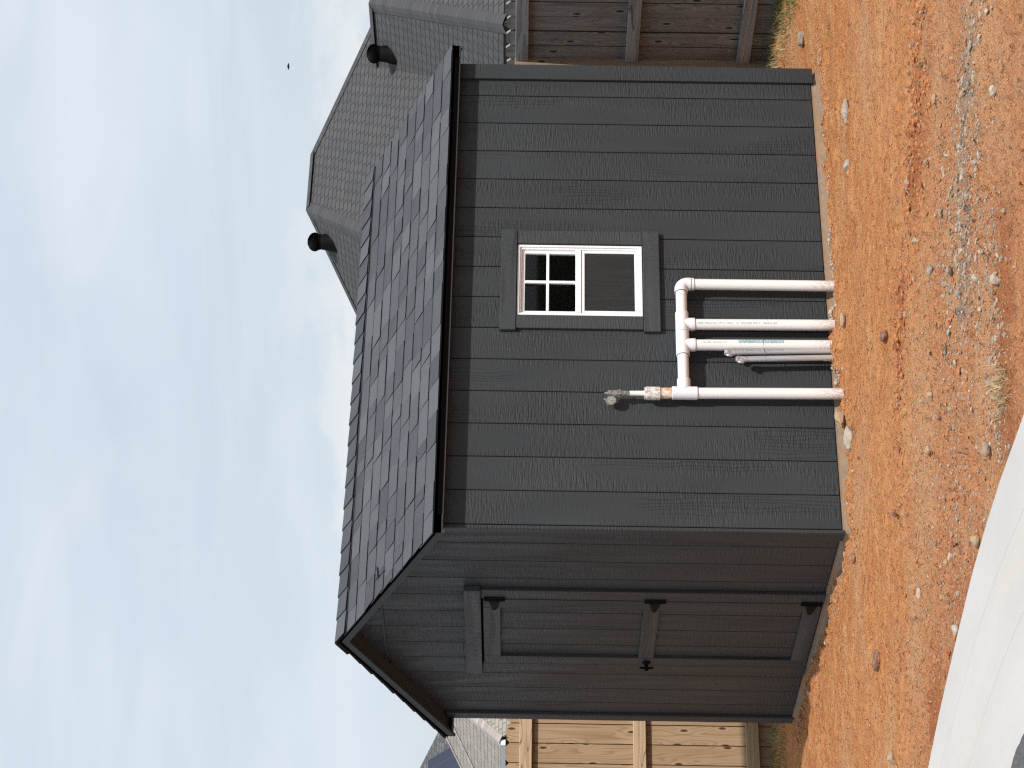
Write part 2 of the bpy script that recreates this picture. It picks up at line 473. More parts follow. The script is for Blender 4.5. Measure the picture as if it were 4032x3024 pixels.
t = NT('twine_pale'); t.set(Base_Color=(.52, .33, .19), Roughness=.8); M['twine2'] = t.mat
t = NT('glue_dark'); t.set(Base_Color=(.03, .03, .035), Roughness=.5); M['glue'] = t.mat

# glass: a clear reflecting pane, and an insect screen
t = NT('window_glass'); t.n.remove(t.b)
tr = t.n.new('ShaderNodeBsdfTransparent'); tr.inputs[0].default_value = (.75, .78, .78, 1)
gl = t.n.new('ShaderNodeBsdfGlossy'); gl.inputs['Roughness'].default_value = .02
fr = t.n.new('ShaderNodeFresnel'); fr.inputs[0].default_value = 1.5
mx = t.n.new('ShaderNodeMixShader'); t.l.new(t.math('MULTIPLY', fr.outputs[0], .4), mx.inputs[0]); t.l.new(tr.outputs[0], mx.inputs[1]); t.l.new(gl.outputs[0], mx.inputs[2])
t.l.new(mx.outputs[0], t.n['Material Output'].inputs[0]); M['glass'] = t.mat
t = NT('insect_screen'); t.n.remove(t.b)
tr = t.n.new('ShaderNodeBsdfTransparent'); df = t.n.new('ShaderNodeBsdfDiffuse'); df.inputs[0].default_value = (.048, .048, .049, 1)
wx = t.noise(t.vec((60, 60, 6)), 1, 2); mx = t.n.new('ShaderNodeMixShader'); t.l.new(t.rng(wx, .2, .8, .5, .7), mx.inputs[0])
t.l.new(tr.outputs[0], mx.inputs[1]); t.l.new(df.outputs[0], mx.inputs[2]); t.l.new(mx.outputs[0], t.n['Material Output'].inputs[0]); M['screen'] = t.mat
t = NT('floor_dark'); t.set(Base_Color=(.03, .026, .022), Roughness=.9); M['floor'] = t.mat
t = NT('raw_stud_wood'); t.set(Base_Color=(.4, .28, .17), Roughness=.8); M['stud'] = t.mat

# concrete
t = NT('slab_concrete'); n1 = t.noise(t.vec((25, 25, 60)), 1, 5, .65); n2 = t.noise(t.vec((4, 4, 30)), 1, 3); o = t.sep(t.tc.outputs['Object'])
c = t.mix(t.rng(n1, .35, .7), (.27, .225, .175), (.175, .14, .105)); c = t.mix(t.rng(n2, .35, .6, 0, .75), c, (.29, .17, .095))
t.set(Base_Color=c, Roughness=.92); M['slab'] = t.normal(t.bump(n1, .6, .004)).mat
t = NT('walk_concrete'); n1 = t.noise(t.vec((180, 180, 180)), 1, 4, .7); n2 = t.noise(t.vec((2.2, .8, 1)), 1, 4, .6)
br = t.noise(t.vec((140, 3, 1)), 1, 2); sp = t.voro(t.vec((26, 26, 26)), 1)
c = t.mix(t.rng(n2, .35, .75), (.515, .503, .485), (.46, .447, .428)); c = t.mix(t.rng(n1, .4, .8, 0, .4), c, (.41, .395, .37))
o = t.sep(t.tc.outputs['Object'])
c = t.mix(t.rng(sp, .03, .06, .75, 0), c, (.18, .17, .16))
c = t.mix(t.rng(t.noise(t.vec((3, 1.2, 1)), 1, 3), .58, .72, 0, .28), c, (.60, .50, .40))
t.set(Base_Color=c, Roughness=.85); M['walk'] = t.normal(t.bump(t.math('ADD', t.math('MULTIPLY', n1, .5), br), .35, .002)).mat
t = NT('asphalt'); n1 = t.noise(t.vec((90, 90, 90)), 1, 5, .75); n2 = t.noise(t.vec((5, 5, 5)), 1, 3)
c = t.mix(t.rng(n1, .35, .72), (.06, .062, .068), (.16, .16, .165)); c = t.mix(t.rng(n2, .5, .75, 0, .45), c, (.24, .23, .22))
t.set(Base_Color=c, Roughness=.9); M['asphalt'] = t.normal(t.bump(n1, 1, .006)).mat

# red clay ground
t = NT('red_clay'); P = t.tc.outputs['Object']; o = t.sep(P)
rot = t.n.new('ShaderNodeMapping'); rot.inputs['Rotation'].default_value = (0, 0, YAW); t.l.new(P, rot.inputs['Vector'])
V = rot.outputs[0]                                   # x runs along the tracks left by the grader
n_big = t.noise(t.vec((.55, 1.3, 1), V), 1, 4, .6); n_mid = t.noise(t.vec((2.2, 9, 1), V), 1, 4, .62)
n_str = t.noise(t.vec((5, 38, 1), V), 1, 3, .6); n_fin = t.noise(t.vec((75, 75, 75)), 1, 4, .72); n_gr = t.noise(t.vec((165, 165, 165)), 1, 3, .75)
n_pit = t.noise(t.vec((34, 62, 34), V), 1, 3, .7)
c = t.mix(t.rng(n_mid, .32, .68), (.79, .365, .150), (.69, .255, .090))
c = t.mix(t.rng(n_str, .42, .72, 0, .5), c, (.92, .50, .215))
c = t.mix(t.rng(n_str, .52, .34, 0, .35), c, (.46, .165, .065))
depth = t.sep(V)[1]                                   # worked, gritty soil towards the street, smoother near the shed
near = t.rng(t.math('ADD', depth, t.math('ADD', t.math('MULTIPLY', t.math('SUBTRACT', n_big, .5), 2.6), t.math('MULTIPLY', t.math('SUBTRACT', n_fin, .5), .9))), -2.1, -1.15, 1, 0)
gritc = t.mix(t.rng(n_fin, .33, .67), (.78, .375, .185), (.55, .215, .095))
c = t.mix(t.math('MULTIPLY', near, .75), c, gritc)
c = t.mix(t.math('MULTIPLY', near, t.rng(t.noise(t.vec((3, 7, 1), V), 1, 4), .54, .70, 0, .5)), c, (.46, .32, .21))
c = t.mix(t.rng(n_big, .50, .68, 0, .6), c, (.74, .43, .24))
c = t.mix(t.rng(n_fin, .60, .72, 0, .5), c, (.25, .09, .042))
c = t.mix(t.rng(n_pit, .62, .71, 0, .6), c, (.22, .075, .030))
c = t.mix(t.rng(n_fin, .43, .28, 0, .45), c, (.78, .52, .33))
c = t.mix(t.rng(n_gr, .56, .68, 0, .6), c, (.84, .60, .40))
c = t.mix(t.rng(n_gr, .42, .33, 0, .5), c, (.30, .10, .038))
for nm_, cl_, am_ in (('sand', (.88, .52, .275), .5), ('redsoil', (.54, .175, .065), .65)):
    pa = t.n.new('ShaderNodeAttribute'); pa.attribute_name = nm_
    mk = t.rng(t.math('ADD', pa.outputs['Fac'], t.math('MULTIPLY', t.math('ADD', t.math('SUBTRACT', n_mid, .5), t.math('SUBTRACT', n_fin, .5)), 1.2)), .25, .85)
    c = t.mix(t.math('MULTIPLY', mk, am_), c, t.mix(t.rng(n_gr, .35, .65), cl_, tuple(x * .72 for x in cl_)))
ga = t.n.new('ShaderNodeAttribute'); ga.attribute_name = 'gravel'
c = t.mix(t.math('MULTIPLY', t.rng(t.math('ADD', ga.outputs['Fac'], t.math('MULTIPLY', t.math('ADD', t.math('SUBTRACT', n_fin, .5), t.math('SUBTRACT', n_mid, .5)), 1.3)), .25, .75), .8), c, t.mix(t.rng(n_gr, .35, .65), (.46, .40, .33), (.24, .195, .155)))
ln_ = t.n.new('ShaderNodeVectorMath'); ln_.operation = 'LENGTH'; t.l.new(P, ln_.inputs[0])
lawn = t.mix(t.noise(t.vec((.8, .8, .8)), 1, 4), (.045, .05, .024), (.10, .095, .055))
c = t.mix(t.rng(ln_.outputs['Value'], 9, 14), c, lawn)           # mown lawns beyond the bare lot
t.set(Base_Color=c, Roughness=.95, Specular_IOR_Level=.12)
hb = t.math('SUBTRACT', t.math('ADD', t.math('ADD', n_fin, t.math('MULTIPLY', n_gr, .7)), t.math('MULTIPLY', n_str, .35)), t.math('MULTIPLY', t.rng(n_pit, .55, .72), .9))
M['clay'] = t.normal(t.bump(hb, 1, .026)).mat
t = NT('clay_clod'); n = t.noise(t.vec((60, 60, 60)), 1, 4, .7)
t.set(Base_Color=t.mix(t.rng(n, .3, .7), (.56, .245, .10), (.33, .13, .055)), Roughness=.95, Specular_IOR_Level=.1); M['clod'] = t.normal(t.bump(n, 1, .006)).mat


def rock_mat(name, a, b, cl, clay=.4, sc_=28):
    t = NT(name); r = t.rand()
    v = t.vec((1, 1, 1), 'Object', t.comb(r, t.math('MULTIPLY', r, 7.0), r))
    n1 = t.noise(v, sc_, 5, .68); n2 = t.noise(v, sc_ * .35, 3)
    c = t.mix(t.rng(n1, .32, .7), a, b); c = t.mix(t.rng(n2, .48, .66, 0, clay), c, cl)
    t.set(Base_Color=c, Roughness=.92, Specular_IOR_Level=.2)
    return t.normal(t.bump(n1, 1, .008)).mat


CL = (.50, .24, .11)
M['rk_pale'] = rock_mat('pale_concrete_stone', (.45, .40, .335), (.30, .25, .205), CL, .35, 60)
M['rk_white'] = rock_mat('white_stone', (.52, .475, .405), (.34, .30, .245), CL, .35, 60)
M['rk_grey'] = rock_mat('grey_stone', (.345, .31, .26), (.205, .18, .15), CL, .35, 60)
M['rk_tan'] = rock_mat('tan_stone', (.45, .335, .225), (.30, .20, .125), CL, .4, 60)
M['rk_brown'] = rock_mat('dark_brown_rock', (.30, .16, .10), (.12, .075, .055), (.52, .27, .16), .6, 60)
M['rk_rust'] = rock_mat('rust_red_stone', (.40, .13, .06), (.25, .075, .045), CL, .3, 60)
t = NT('grass_blades'); r = t.n.new('ShaderNodeAttribute'); r.attribute_name = 'blade'
c = t.ramp(r.outputs['Fac'], [(0, (.055, .115, .022)), (.34, (.10, .165, .04)), (.5, (.26, .23, .10)), (1, (.50, .40, .22))])
t.set(Base_Color=c, Roughness=.7, Specular_IOR_Level=.2); M['grass'] = t.mat
t = NT('straw'); r = t.n.new('ShaderNodeAttribute'); r.attribute_name = 'blade'
t.set(Base_Color=t.ramp(r.outputs['Fac'], [(0, (.22, .15, .06)), (1, (.56, .42, .22))]), Roughness=.8); M['straw'] = t.mat
t = NT('bird_feathers'); t.set(Base_Color=(.03, .028, .026), Roughness=.8); M['bird'] = t.mat
t = NT('twig_bark'); t.set(Base_Color=(.24, .14, .09), Roughness=.9); M['twig'] = t.mat


# ------------------------------------------------------------------ ground
def walk_edge(y):      # x of the dirt / concrete border
    return np.interp(y, [-14, -6, -3.368, -2.932, -2.642, -2.326, -1.853, -1.467, -1.079, 0, 2, 6], [-1.36, -1.34, -1.343, -1.357, -1.383, -1.427, -1.531, -1.625, -1.742, -2.15, -3.2, -6])


def asph_edge(y):
    return np.interp(y, [-14, -6, -2.849, -2.678, -2.579, -2, -1, 1, 6], [-2.33, -2.32, -2.345, -2.355, -2.382, -2.53, -2.88, -4.2, -8])


def ground_base(x, y):
    h = np.full(np.shape(x), -.047)
    h = h - .072 * sstep(-.1, -1.4, x)
    h = h - .045 * sstep(-.4, -4.2, y) * sstep(-1.4, -.2, x)
    h = h + .125 * sstep(3.0, 4.15, x) * sstep(-2.5, 1, y)
    h = h - .075 * sstep(2.5, 4.2, y) * sstep(3.2, 1.2, x)
    d = np.hypot(np.maximum(np.abs(x - 1) - 6, 0), np.maximum(np.abs(y) - 7, 0))
    return h - .8 * sstep(0, 9, d) * (y > 0)


def ground_h(x, y):
    x = np.asarray(x, float); y = np.asarray(y, float)
    h = ground_base(x, y)
    a = (x * math.cos(YAW) - y * math.sin(YAW)); b = (x * math.sin(YAW) + y * math.cos(YAW))
    amp = sstep(9, 5, np.abs(x)) * sstep(9, 6, np.abs(y))
    n = (vnoise(a * 1.1, b * 2.2, 1) - .5) * .045 + (vnoise(a * 3, b * 9, 2) - .5) * .030 + (vnoise(a * 9, b * 26, 3) - .5) * .012
    near = sstep(-.6, -1.6, b)
    rough = (vnoise(a * 17, b * 19, 4) - .5) * .014 + (vnoise(a * 37, b * 41, 5) - .5) * .013
    clod = np.clip(vnoise(a * 24, b * 27, 6) - .66, 0, 1) * .06
    n = n + rough * (.6 + .7 * near) + clod * (.6 + .8 * near) + (vnoise(a * 4, b * 48, 14) - .5) * .007
    # broken soil against the slab, little mounds at the pipes
    edge = np.exp(-((y + .09) / .10) ** 2) * (x > -.1) * (x < 3.2) + np.exp(-((x + .10) / .10) ** 2) * (y > -.1) * (y < 2.6)
    n = n + edge * ((vnoise(x * 22, y * 22, 8) - .42) * .045)
    for px, hh, w in ((1.475, .004, .1), (1.215, .014, .12), (1.06, .022, .13), (.78, .006, .1)):
        n = n + hh * np.exp(-(((x - px) / w) ** 2 + ((y + .10) / .09) ** 2))
    # low ridges crossing in front of the door
    n = n + .022 * np.exp(-((b + .52 + .20 * (a + .9)) / .05) ** 2) * sstep(-1.4, -1.0, a) * sstep(.1, -.2, a) * (.5 + vnoise(a * 14, b * 14, 9))
    h = h + n * amp
    out = x - walk_edge(y)
    h = np.where(out < .25, np.minimum(h, -.128 + .05 * np.clip(out / .25, 0, 1) + (vnoise(x * 30, y * 30, 12) - .5) * .008), h)
    return np.where(out < -.02, -.20, h)


def axis(lo, hi, step, far):
    core = np.arange(lo, hi, step); s = step; a = [lo]; b = [core[-1]]
    while a[-1] > -far: s *= 1.3; a.append(a[-1] - s)
    s = step
    while b[-1] < far: s *= 1.3; b.append(b[-1] + s)
    return np.array(a[:0:-1] + list(core) + b[1:])


gx = axis(-2.4, 4.7, .013, 400); gy = axis(-4.5, 2.0, .013, 400)
GX, GY = np.meshgrid(gx, gy, indexing='ij')
GZ = ground_h(GX, GY)
nx, ny = GX.shape
idx = np.arange(nx * ny).reshape(nx, ny)
fc = np.stack([idx[:-1, :-1], idx[1:, :-1], idx[1:, 1:], idx[:-1, 1:]], -1).reshape(-1, 4)
g = np_mesh('ground', np.stack([GX, GY, GZ], -1).reshape(-1, 3), fc, [M['clay']], True)
GRAVEL = (((.30, -3.45), (-.19, -3.05), .30, .30), ((.0, -3.0), (-.45, -2.75), .26, .24), ((-.62, -3.35), (-1.18, -3.05), .13, .16), ((-.75, -2.35), (-1.35, -2.10), .26, .10), ((-.35, -2.9), (-.75, -2.6), .35, .09))
dens = np.zeros(GX.shape)
for (p_, q_, w_, f_) in GRAVEL:
    dx_, dy_ = q_[0] - p_[0], q_[1] - p_[1]
    t_ = np.clip(((GX - p_[0]) * dx_ + (GY - p_[1]) * dy_) / (dx_ * dx_ + dy_ * dy_), 0, 1)
    dd_ = np.hypot(GX - p_[0] - dx_ * t_, GY - p_[1] - dy_ * t_)
    dens = np.maximum(dens, min(1, f_ / .24) * np.exp(-(dd_ / (w_ * .75)) ** 2))
GA_, GB_ = GX * math.cos(YAW) - GY * math.sin(YAW), GX * math.sin(YAW) + GY * math.cos(YAW)


def patches(lst):
    o_ = np.zeros(GX.shape)
    for a0, b0, ra, rb in lst: o_ = np.maximum(o_, np.exp(-(((GA_ - a0) / ra) ** 2 + ((GB_ - b0) / rb) ** 2)))
    return o_.astype(np.float32).ravel()


for nm_, lst in (('sand', [(.45, -1.85, .75, .28), (-.35, -1.55, .45, .2), (2.1, -2.9, .5, .35), (1.35, -2.45, .5, .18), (-1.0, -1.0, .35, .25), (.2, -3.05, .35, .15)]),
                 ('redsoil', [(.9, -3.35, .8, .2), (1.9, -1.65, .55, .16), (1.05, -1.36, .35, .10), (-.35, -2.6, .5, .3), (-.7, -2.0, .4, .2)])):
    a1_ = g.data.attributes.new(nm_, 'FLOAT', 'POINT'); a1_.data.foreach_set('value', patches(lst))
at0 = g.data.attributes.new('gravel', 'FLOAT', 'POINT'); at0.data.foreach_set('value', (dens * .55).astype(np.float32).ravel())
tag(g, kind='structure')


def gz(x, y): return float(ground_h(np.array([x]), np.array([y]))[0])


ys = np.concatenate([np.arange(-14, -4.5, .5), np.arange(-4.5, 2.01, .06)])
mb = MB(); prev = None
W = []
for y in ys:
    e, a = float(walk_edge(y)), float(asph_edge(y)) - .25
    W.append([(a, y, -.30), (a, y, -.118), (e - .02, y, -.118), (e - .006, y, -.1215), (e, y, -.132), (e, y, -.30)])
vs = [p for r_ in W for p in r_]; k = 6
mb.add(vs, [(i * k + j, i * k + j + 1, (i + 1) * k + j + 1, (i + 1) * k + j) for i in range(len(W) - 1) for j in range(k - 1)])
walk = mb.build('pavement', M['walk']); tag(walk, kind='structure')
# two faint trowel ridges along the strip
for off in (.62, .30):
    pts = [(float(walk_edge(y)) - off + .012 * math.sin(y * 1.3) + .06 * (y + 3), y, -.1185) for y in np.arange(-4.5, 0, .12)]
    child(MB().tube(pts, .0022, 5).build('trowel_ridge', M['walk']), walk)
rag = [(float(asph_edge(y)) + .02 * (vnoise(np.array([y * 9.]), np.array([.5]), 3)[0] - .5) + .012 * (vnoise(np.array([y * 40.]), np.array([.5]), 4)[0] - .5), y) for y in np.concatenate([np.arange(-14, -4.5, .5), np.arange(-4.5, 2.01, .012)])]
vs = []
for x, y in rag: vs += [(-60, y, -.108), (x - .06, y, -.108), (x, y, -.1165)]
vs = [v for v in vs]
road = MB().add(vs, [(i * 3 + j, i * 3 + j + 1, i * 3 + j + 4, i * 3 + j + 3) for i in range(len(rag) - 1) for j in (0, 1)])
road = road.add([(-60, -90, -.108), (-2.29, -90, -.108), (-2.29, -14, -.108), (-60, -14, -.108)], [(0, 1, 2, 3)]).build('road', M['asphalt']); tag(road, kind='structure')

# ------------------------------------------------------------------ the shed
IN8 = .2032
L, Wd, H = 3.048, 2.4384, 2.10
shed = empty('storage_shed', (1.5, 1.2, 0), label='dark grey board-sided storage shed with a low gable roof, window and door', cat='shed')

sl = MB(); n = 120
ring = []
for (x0, y0), (x1, y1), k in (((-.012, .006), (3.045, .006), 90), ((3.045, .006), (3.045, 2.43), 60), ((3.045, 2.43), (-.012, 2.43), 60), ((-.012, 2.43), (-.012, .006), 60)):
    for i in range(k):
        f = i / k; ring.append((x0 + (x1 - x0) * f, y0 + (y1 - y0) * f))
vs = []
cxs, cys = 1.5, 1.2
for (x, y) in ring:
    w = rnd.uniform(0, .012); dx = -1 if x < 0 else 1 if x > 3.04 else 0; dy = -1 if y < .01 else 1 if y > 2.42 else 0
    vs += [(x, y, -.004), (x, y, -.018), (x + dx * (.006 + w), y + dy * (.006 + w), -.034), (x + dx * (.016 + w), y + dy * (.016 + w), -.30)]
N = len(ring)
for j in range(3): sl.add([], [])
sl.add(vs, [(i * 4 + j, i * 4 + j + 1, ((i + 1) % N) * 4 + j + 1, ((i + 1) % N) * 4 + j) for i in range(N) for j in range(3)], True)
sl.add([(-.012, .006, -.004), (3.045, .006, -.004), (3.045, 2.43, -.004), (-.012, 2.43, -.004)], [(0, 1, 2, 3)])
sl.build('foundation_slab', M['slab'], shed)

# walls: a backing sheet and one board per 8 inch groove
WX0, WX1, WZ0, WZ1 = 1.292, 1.772, .999, 1.703          # window opening
DY0, DY1, DZ1 = .805, 1.655, 1.872                      # door opening
EAVE_Y, RIDGE_Y, PIT_S = -.10, 1.2192, .432
Z_EAVE = 2.104


def roof_z(y): return Z_EAVE + (y - EAVE_Y) * PIT_S if y <= RIDGE_Y else Z_EAVE + (2 * RIDGE_Y - EAVE_Y - y) * PIT_S


sb = MB()
sb.box(.012, WX0, .008, .02, 0, H); sb.box(WX1, L - .01, .008, .02, 0, H); sb.box(WX0, WX1, .008, .02, 0, WZ0); sb.box(WX0, WX1, .008, .02, WZ1, H)
side = sb.build('side_wall', M['backing'], shed)
G = .0027
for k in range(15):
    x0, x1 = k * IN8 + (G if k else .0035), (k + 1) * IN8 - G
    m = MB()
    if x1 < WX0 or x0 > WX1: m.box(x0, x1, 0, .0115, .0, H)
    else:
        m.box(x0, x1, 0, .0115, 0, WZ0); MB().box(x0, x1, 0, .0115, WZ1, H).build('siding_board', M['siding'], side, bevel=.0022)
        if x0 < WX0: m.box(x0, WX0, 0, .0115, WZ0, WZ1)
        if x1 > WX1: m.box(WX1, x1, 0, .0115, WZ0, WZ1)
    m.build('siding_board', M['siding'], side, bevel=.0022)
fb = MB()
fb.box(.008, .02, .012, DY0, 0, H); fb.box(.008, .02, DY1, Wd - .01, 0, H); fb.box(.008, .02, DY0, DY1, DZ1, H)
fb.prism([(.008, .0, H), (.008, Wd, H), (.008, RIDGE_Y, roof_z(RIDGE_Y) - .03)], (.012, 0, 0))
front = fb.build('front_wall', M['backing'], shed)
SEAM = 2.424


def front_piece(y0, y1, z0, name='siding_board'):
    zt0, zt1 = roof_z(y0) - .02, roof_z(y1) - .02
    top = min(zt0, zt1, SEAM - .003)
    m = MB()
    if zt0 <= SEAM - .003 or zt1 <= SEAM - .003:
        a, b = min(zt0, SEAM - .003), min(zt1, SEAM - .003)
    else: a = b = SEAM - .003
    m.hexa([(0, y0, z0), (.0115, y0, z0), (.0115, y1, z0), (0, y1, z0), (0, y0, a), (.0115, y0, a), (.0115, y1, b), (0, y1, b)])
    return m


for k in range(12):
    y0, y1 = k * IN8 + (G if k else .013), (k + 1) * IN8 - G
    if y1 < DY0 + .01 or y0 > DY1 - .01: front_piece(y0, y1, 0).build('siding_board', M['siding'], front, bevel=.002)
    else:
        front_piece(y0, y1, DZ1).build('siding_board', M['siding'], front, bevel=.002)
        if y1 > DY1: m = MB().box(0, .0115, DY1, y1, 0, DZ1 - .002); m.build('siding_board', M['siding'], front, bevel=.002)
    zc = roof_z((y0 + y1) / 2)
    if max(roof_z(y0), roof_z(y1)) - .02 > SEAM + .012:     # small pieces above the seam
        a, b = max(roof_z(y0) - .02, SEAM + .006), max(roof_z(y1) - .02, SEAM + .006)
        mid = (y0 + y1) / 2
        m = MB()
        if y0 < RIDGE_Y < y1:
            m.prism([(0, y0, SEAM + .005), (0, y0, a), (0, RIDGE_Y, roof_z(RIDGE_Y) - .02), (0, y1, b), (0, y1, SEAM + .005)], (.0115, 0, 0))
        else:
            m.hexa([(0, y0, SEAM + .005), (.0115, y0, SEAM + .005), (.0115, y1, SEAM + .005), (0, y1, SEAM + .005), (0, y0, a), (.0115, y0, a), (.0115, y1, b), (0, y1, b)])
        m.build('gable_board', M['siding'], front, bevel=.0015)
MB().box(-.006, .004, .50, 1.94, SEAM - .004, SEAM + .006).build('seam_strip', M['paint'], front)
MB().box(3.028, 3.048, .02, Wd, 0, H).prism([(3.028, 0, H), (3.028, Wd, H), (3.028, RIDGE_Y, roof_z(RIDGE_Y) - .03)], (.02, 0, 0)).build('end_wall', M['siding'], shed)
MB().box(0.02, 3.028, Wd - .012, Wd, 0, H).build('back_wall', M['siding'], shed)
MB().box(.02, 3.02, .03, 2.42, -.003, .004).build('floor_boards', M['floor'], shed)

# corner boards
MB().box(-.021, -.001, .0005, .090, -.014, H).build('corner_trim', M['trim_v'], shed, bevel=.0025)
MB().box(-.021, -.001, 2.380, 2.457, -.012, H).build('corner_trim', M['trim_v'], shed, bevel=.0025)
MB().box(2.958, 3.068, -.021, -.001, -.012, H).build('corner_trim', M['trim_v'], shed, bevel=.0025)
MB().box(3.049, 3.069, -.0005, .09, -.012, H).build('corner_trim', M['trim_v'], shed, bevel=.0025)

# window
win = empty('window', (1.53, 0, 1.35)); child(win, shed)
win.location = (1.53, 0, 1.35); win.matrix_parent_inverse = world_of(shed).inverted()
for (x0, x1, z0, z1, y, mt) in ((1.192, 1.866, 1.7045, 1.792, -.027, 'trim_h'), (1.192, 1.863, .913, 1.0045, -.027, 'trim_h'), (1.772, 1.862, 1.006, 1.703, -.022, 'trim_w'), (1.207, 1.293, 1.006, 1.703, -.022, 'trim_w')):
    MB().box(x0, x1, y, -.001, z0, z1).build('trim_board', M[mt], win, bevel=.0025)
fx0, fx1, fz0, fz1 = 1.297, 1.768, 1.009, 1.700


def frame_ring(x0, x1, z0, z1, w, y0, y1, wb=None):
    wb = wb or w
    return MB().box(x0, x1, y0, y1, z0, z0 + wb).box(x0, x1, y0, y1, z1 - w, z1).box(x0, x0 + w, y0 + .0003, y1, z0 + wb, z1 - w).box(x1 - w, x1, y0 + .0003, y1, z0 + wb, z1 - w)


frame_ring(fx0, fx1, fz0, fz1, .013, -.013, .05).build('window_frame', M['vinyl'], win, bevel=.0015)
frame_ring(fx0 + .0135, fx1 - .0135, fz0 + .0135, fz1 - .0135, .010, -.003, .05).build('window_frame', M['vinyl'], win, bevel=.0015)
# upper sash (fixed) and lower sash with its screen
frame_ring(1.3215, 1.7435, 1.356, 1.6755, .018, .010, .032).build('upper_sash', M['vinyl'], win, bevel=.002)
MB().box(1.3215, 1.7435, -.006, .0095, 1.346, 1.378).build('meeting_rail', M['vinyl'], win, bevel=.003)
MB().box(1.3400, 1.7250, .006, .020, 1.5235, 1.5395).build('muntin', M['vinyl'], win, bevel=.002)
MB().box(1.5230, 1.5400, .0055, .0205, 1.3785, 1.5230).box(1.5230, 1.5400, .0055, .0205, 1.5400, 1.6570).build('muntin', M['vinyl'], win, bevel=.002)
for (x0, x1) in ((1.3395, 1.523), (1.54, 1.7255)):
    for (z0, z1) in ((1.374, 1.5235), (1.5395, 1.6575)):
        MB().box(x0, x1, .0225, .0245, z0, z1).build('pane', M['glass'], win)
frame_ring(1.3215, 1.7435, 1.0325, 1.345, .018, .001, .012).build('screen_frame', M['vinyl'], win, bevel=.002)
MB().box(1.3395, 1.7255, .0055, .0058, 1.0505, 1.327).build('screen', M['screen'], win)
frame_ring(1.3235, 1.7415, 1.0345, 1.355, .016, .022, .040).build('lower_sash', M['vinyl'], win, bevel=.002)
MB().box(1.3395, 1.7255, .030, .032, 1.05, 1.339).build('pane', M['glass'], win)
MB().box(1.285, 1.780, .05, .09, .985, 1.002).box(1.285, 1.780, .05, .09, 1.705, 1.72).box(1.272, 1.285, .05, .09, .985, 1.72).box(1.780, 1.793, .05, .09, .985, 1.72).build('rough_sill', M['stud'], win)

# door
door = empty('door', (-.01, 1.23, 0)); child(door, shed)
for y0, y1 in ((.826, 1.0128), (1.0196, 1.2158), (1.2226, 1.4188), (1.4256, 1.642)):
    MB().box(-.003, .010, y0, y1, .006, 1.860).build('door_board', M['siding'], door, bevel=.002)
MB().box(.010, .03, .822, 1.646, .004, 1.862).build('door_core', M['backing'], door)
for y0, y1 in ((.822, .926), (1.550, 1.646)): MB().box(-.023, -.0035, y0, y1, .004, 1.862).build('stile', M['trim_v'], door, bevel=.002)
for z0, z1 in ((1.766, 1.862), (.886, .975), (.004, .097)): MB().box(-.0225, -.0035, .9265, 1.5495, z0, z1).build('rail', M['trim_h'], door, bevel=.002)
for zc, zl in ((1.798, 0), (.918, 0), (.062, 0)):
    m = MB()
    m.box(-.0275, -.0235, .796, .836, zc - .058, zc + .058)
    m.tube([(-.029, .8205, zc - .058), (-.029, .8205, zc + .058)], .007, 10)
    m.prism([(-.0275, .838, zc - .030), (-.0275, .930, zc - .012), (-.0275, .940, zc), (-.0275, .930, zc + .012), (-.0275, .838, zc + .030)][::-1], (-.003, 0, 0))
    hg = m.build('hinge', M['iron'], door)
hm = MB()
hm.rev((-.0235, 1.605, .925), (-1, 0, 0), [(0, .024), (.006, .024), (.010, .016), (.010, .009), (.052, .009), (.052, .004)])
hm.tube([(-.058, 1.605, .885), (-.060, 1.605, .925), (-.058, 1.605, .965)], [.006, .009, .006], 12)
hd = hm.build('handle', M['iron'], door)
MB().tube([(-.0690, 1.605, .925), (-.0715, 1.605, .925)], .006, 12).build('keyhole', M['screw'], hd)
MB().box(-.036, -.0005, .700, 1.768, 1.8735, 1.966).build('lintel_trim', M['trim_h'], shed, bevel=.0025)
MB().box(-.021, -.0005, .716, .8165, -.004, 1.872).build('jamb_trim', M['trim_v'], shed, bevel=.0025)
MB().box(-.021, -.0005, 1.6525, 1.752, -.004, 1.872).build('jamb_trim', M['trim_v'], shed, bevel=.0025)

# roof
RX0, RX1 = -.106, 3.135
EY1 = 2 * RIDGE_Y - EAVE_Y
rf = MB()
for s_ in (0, 1):
    ya, yb = (EAVE_Y, RIDGE_Y) if s_ == 0 else (EY1, RIDGE_Y)
    za, zb = Z_EAVE, roof_z(RIDGE_Y)
    rf.hexa([(RX0 + .006, ya, za - .016), (RX1 - .006, ya, za - .016), (RX1 - .006, yb, zb - .016), (RX0 + .006, yb, zb - .016), (RX0 + .006, ya, za), (RX1 - .006, ya, za), (RX1 - .006, yb, zb), (RX0 + .006, yb, zb)])
roof = rf.build('roof', M['backing'], shed)
for ya, sgn in ((EAVE_Y, 1), (EY1, -1)):
    MB().box(RX0, RX1, min(ya, ya + sgn * .003), max(ya, ya + sgn * .003), Z_EAVE - .040, Z_EAVE + .003).build('drip_edge', M['drip'], roof)
    MB().box(RX0 + .004, RX1 - .004, min(ya + sgn * .0035, ya + sgn * .022), max(ya + sgn * .0035, ya + sgn * .022), Z_EAVE - .048, Z_EAVE - .017).build('fascia_board', M['paint'], roof)
    MB().box(RX0 + .02, RX1 - .02, min(ya + sgn * .022, ya + sgn * .099), max(ya + sgn * .022, ya + sgn * .099), Z_EAVE - .046, Z_EAVE - .038).build('soffit', M['paint'], roof)
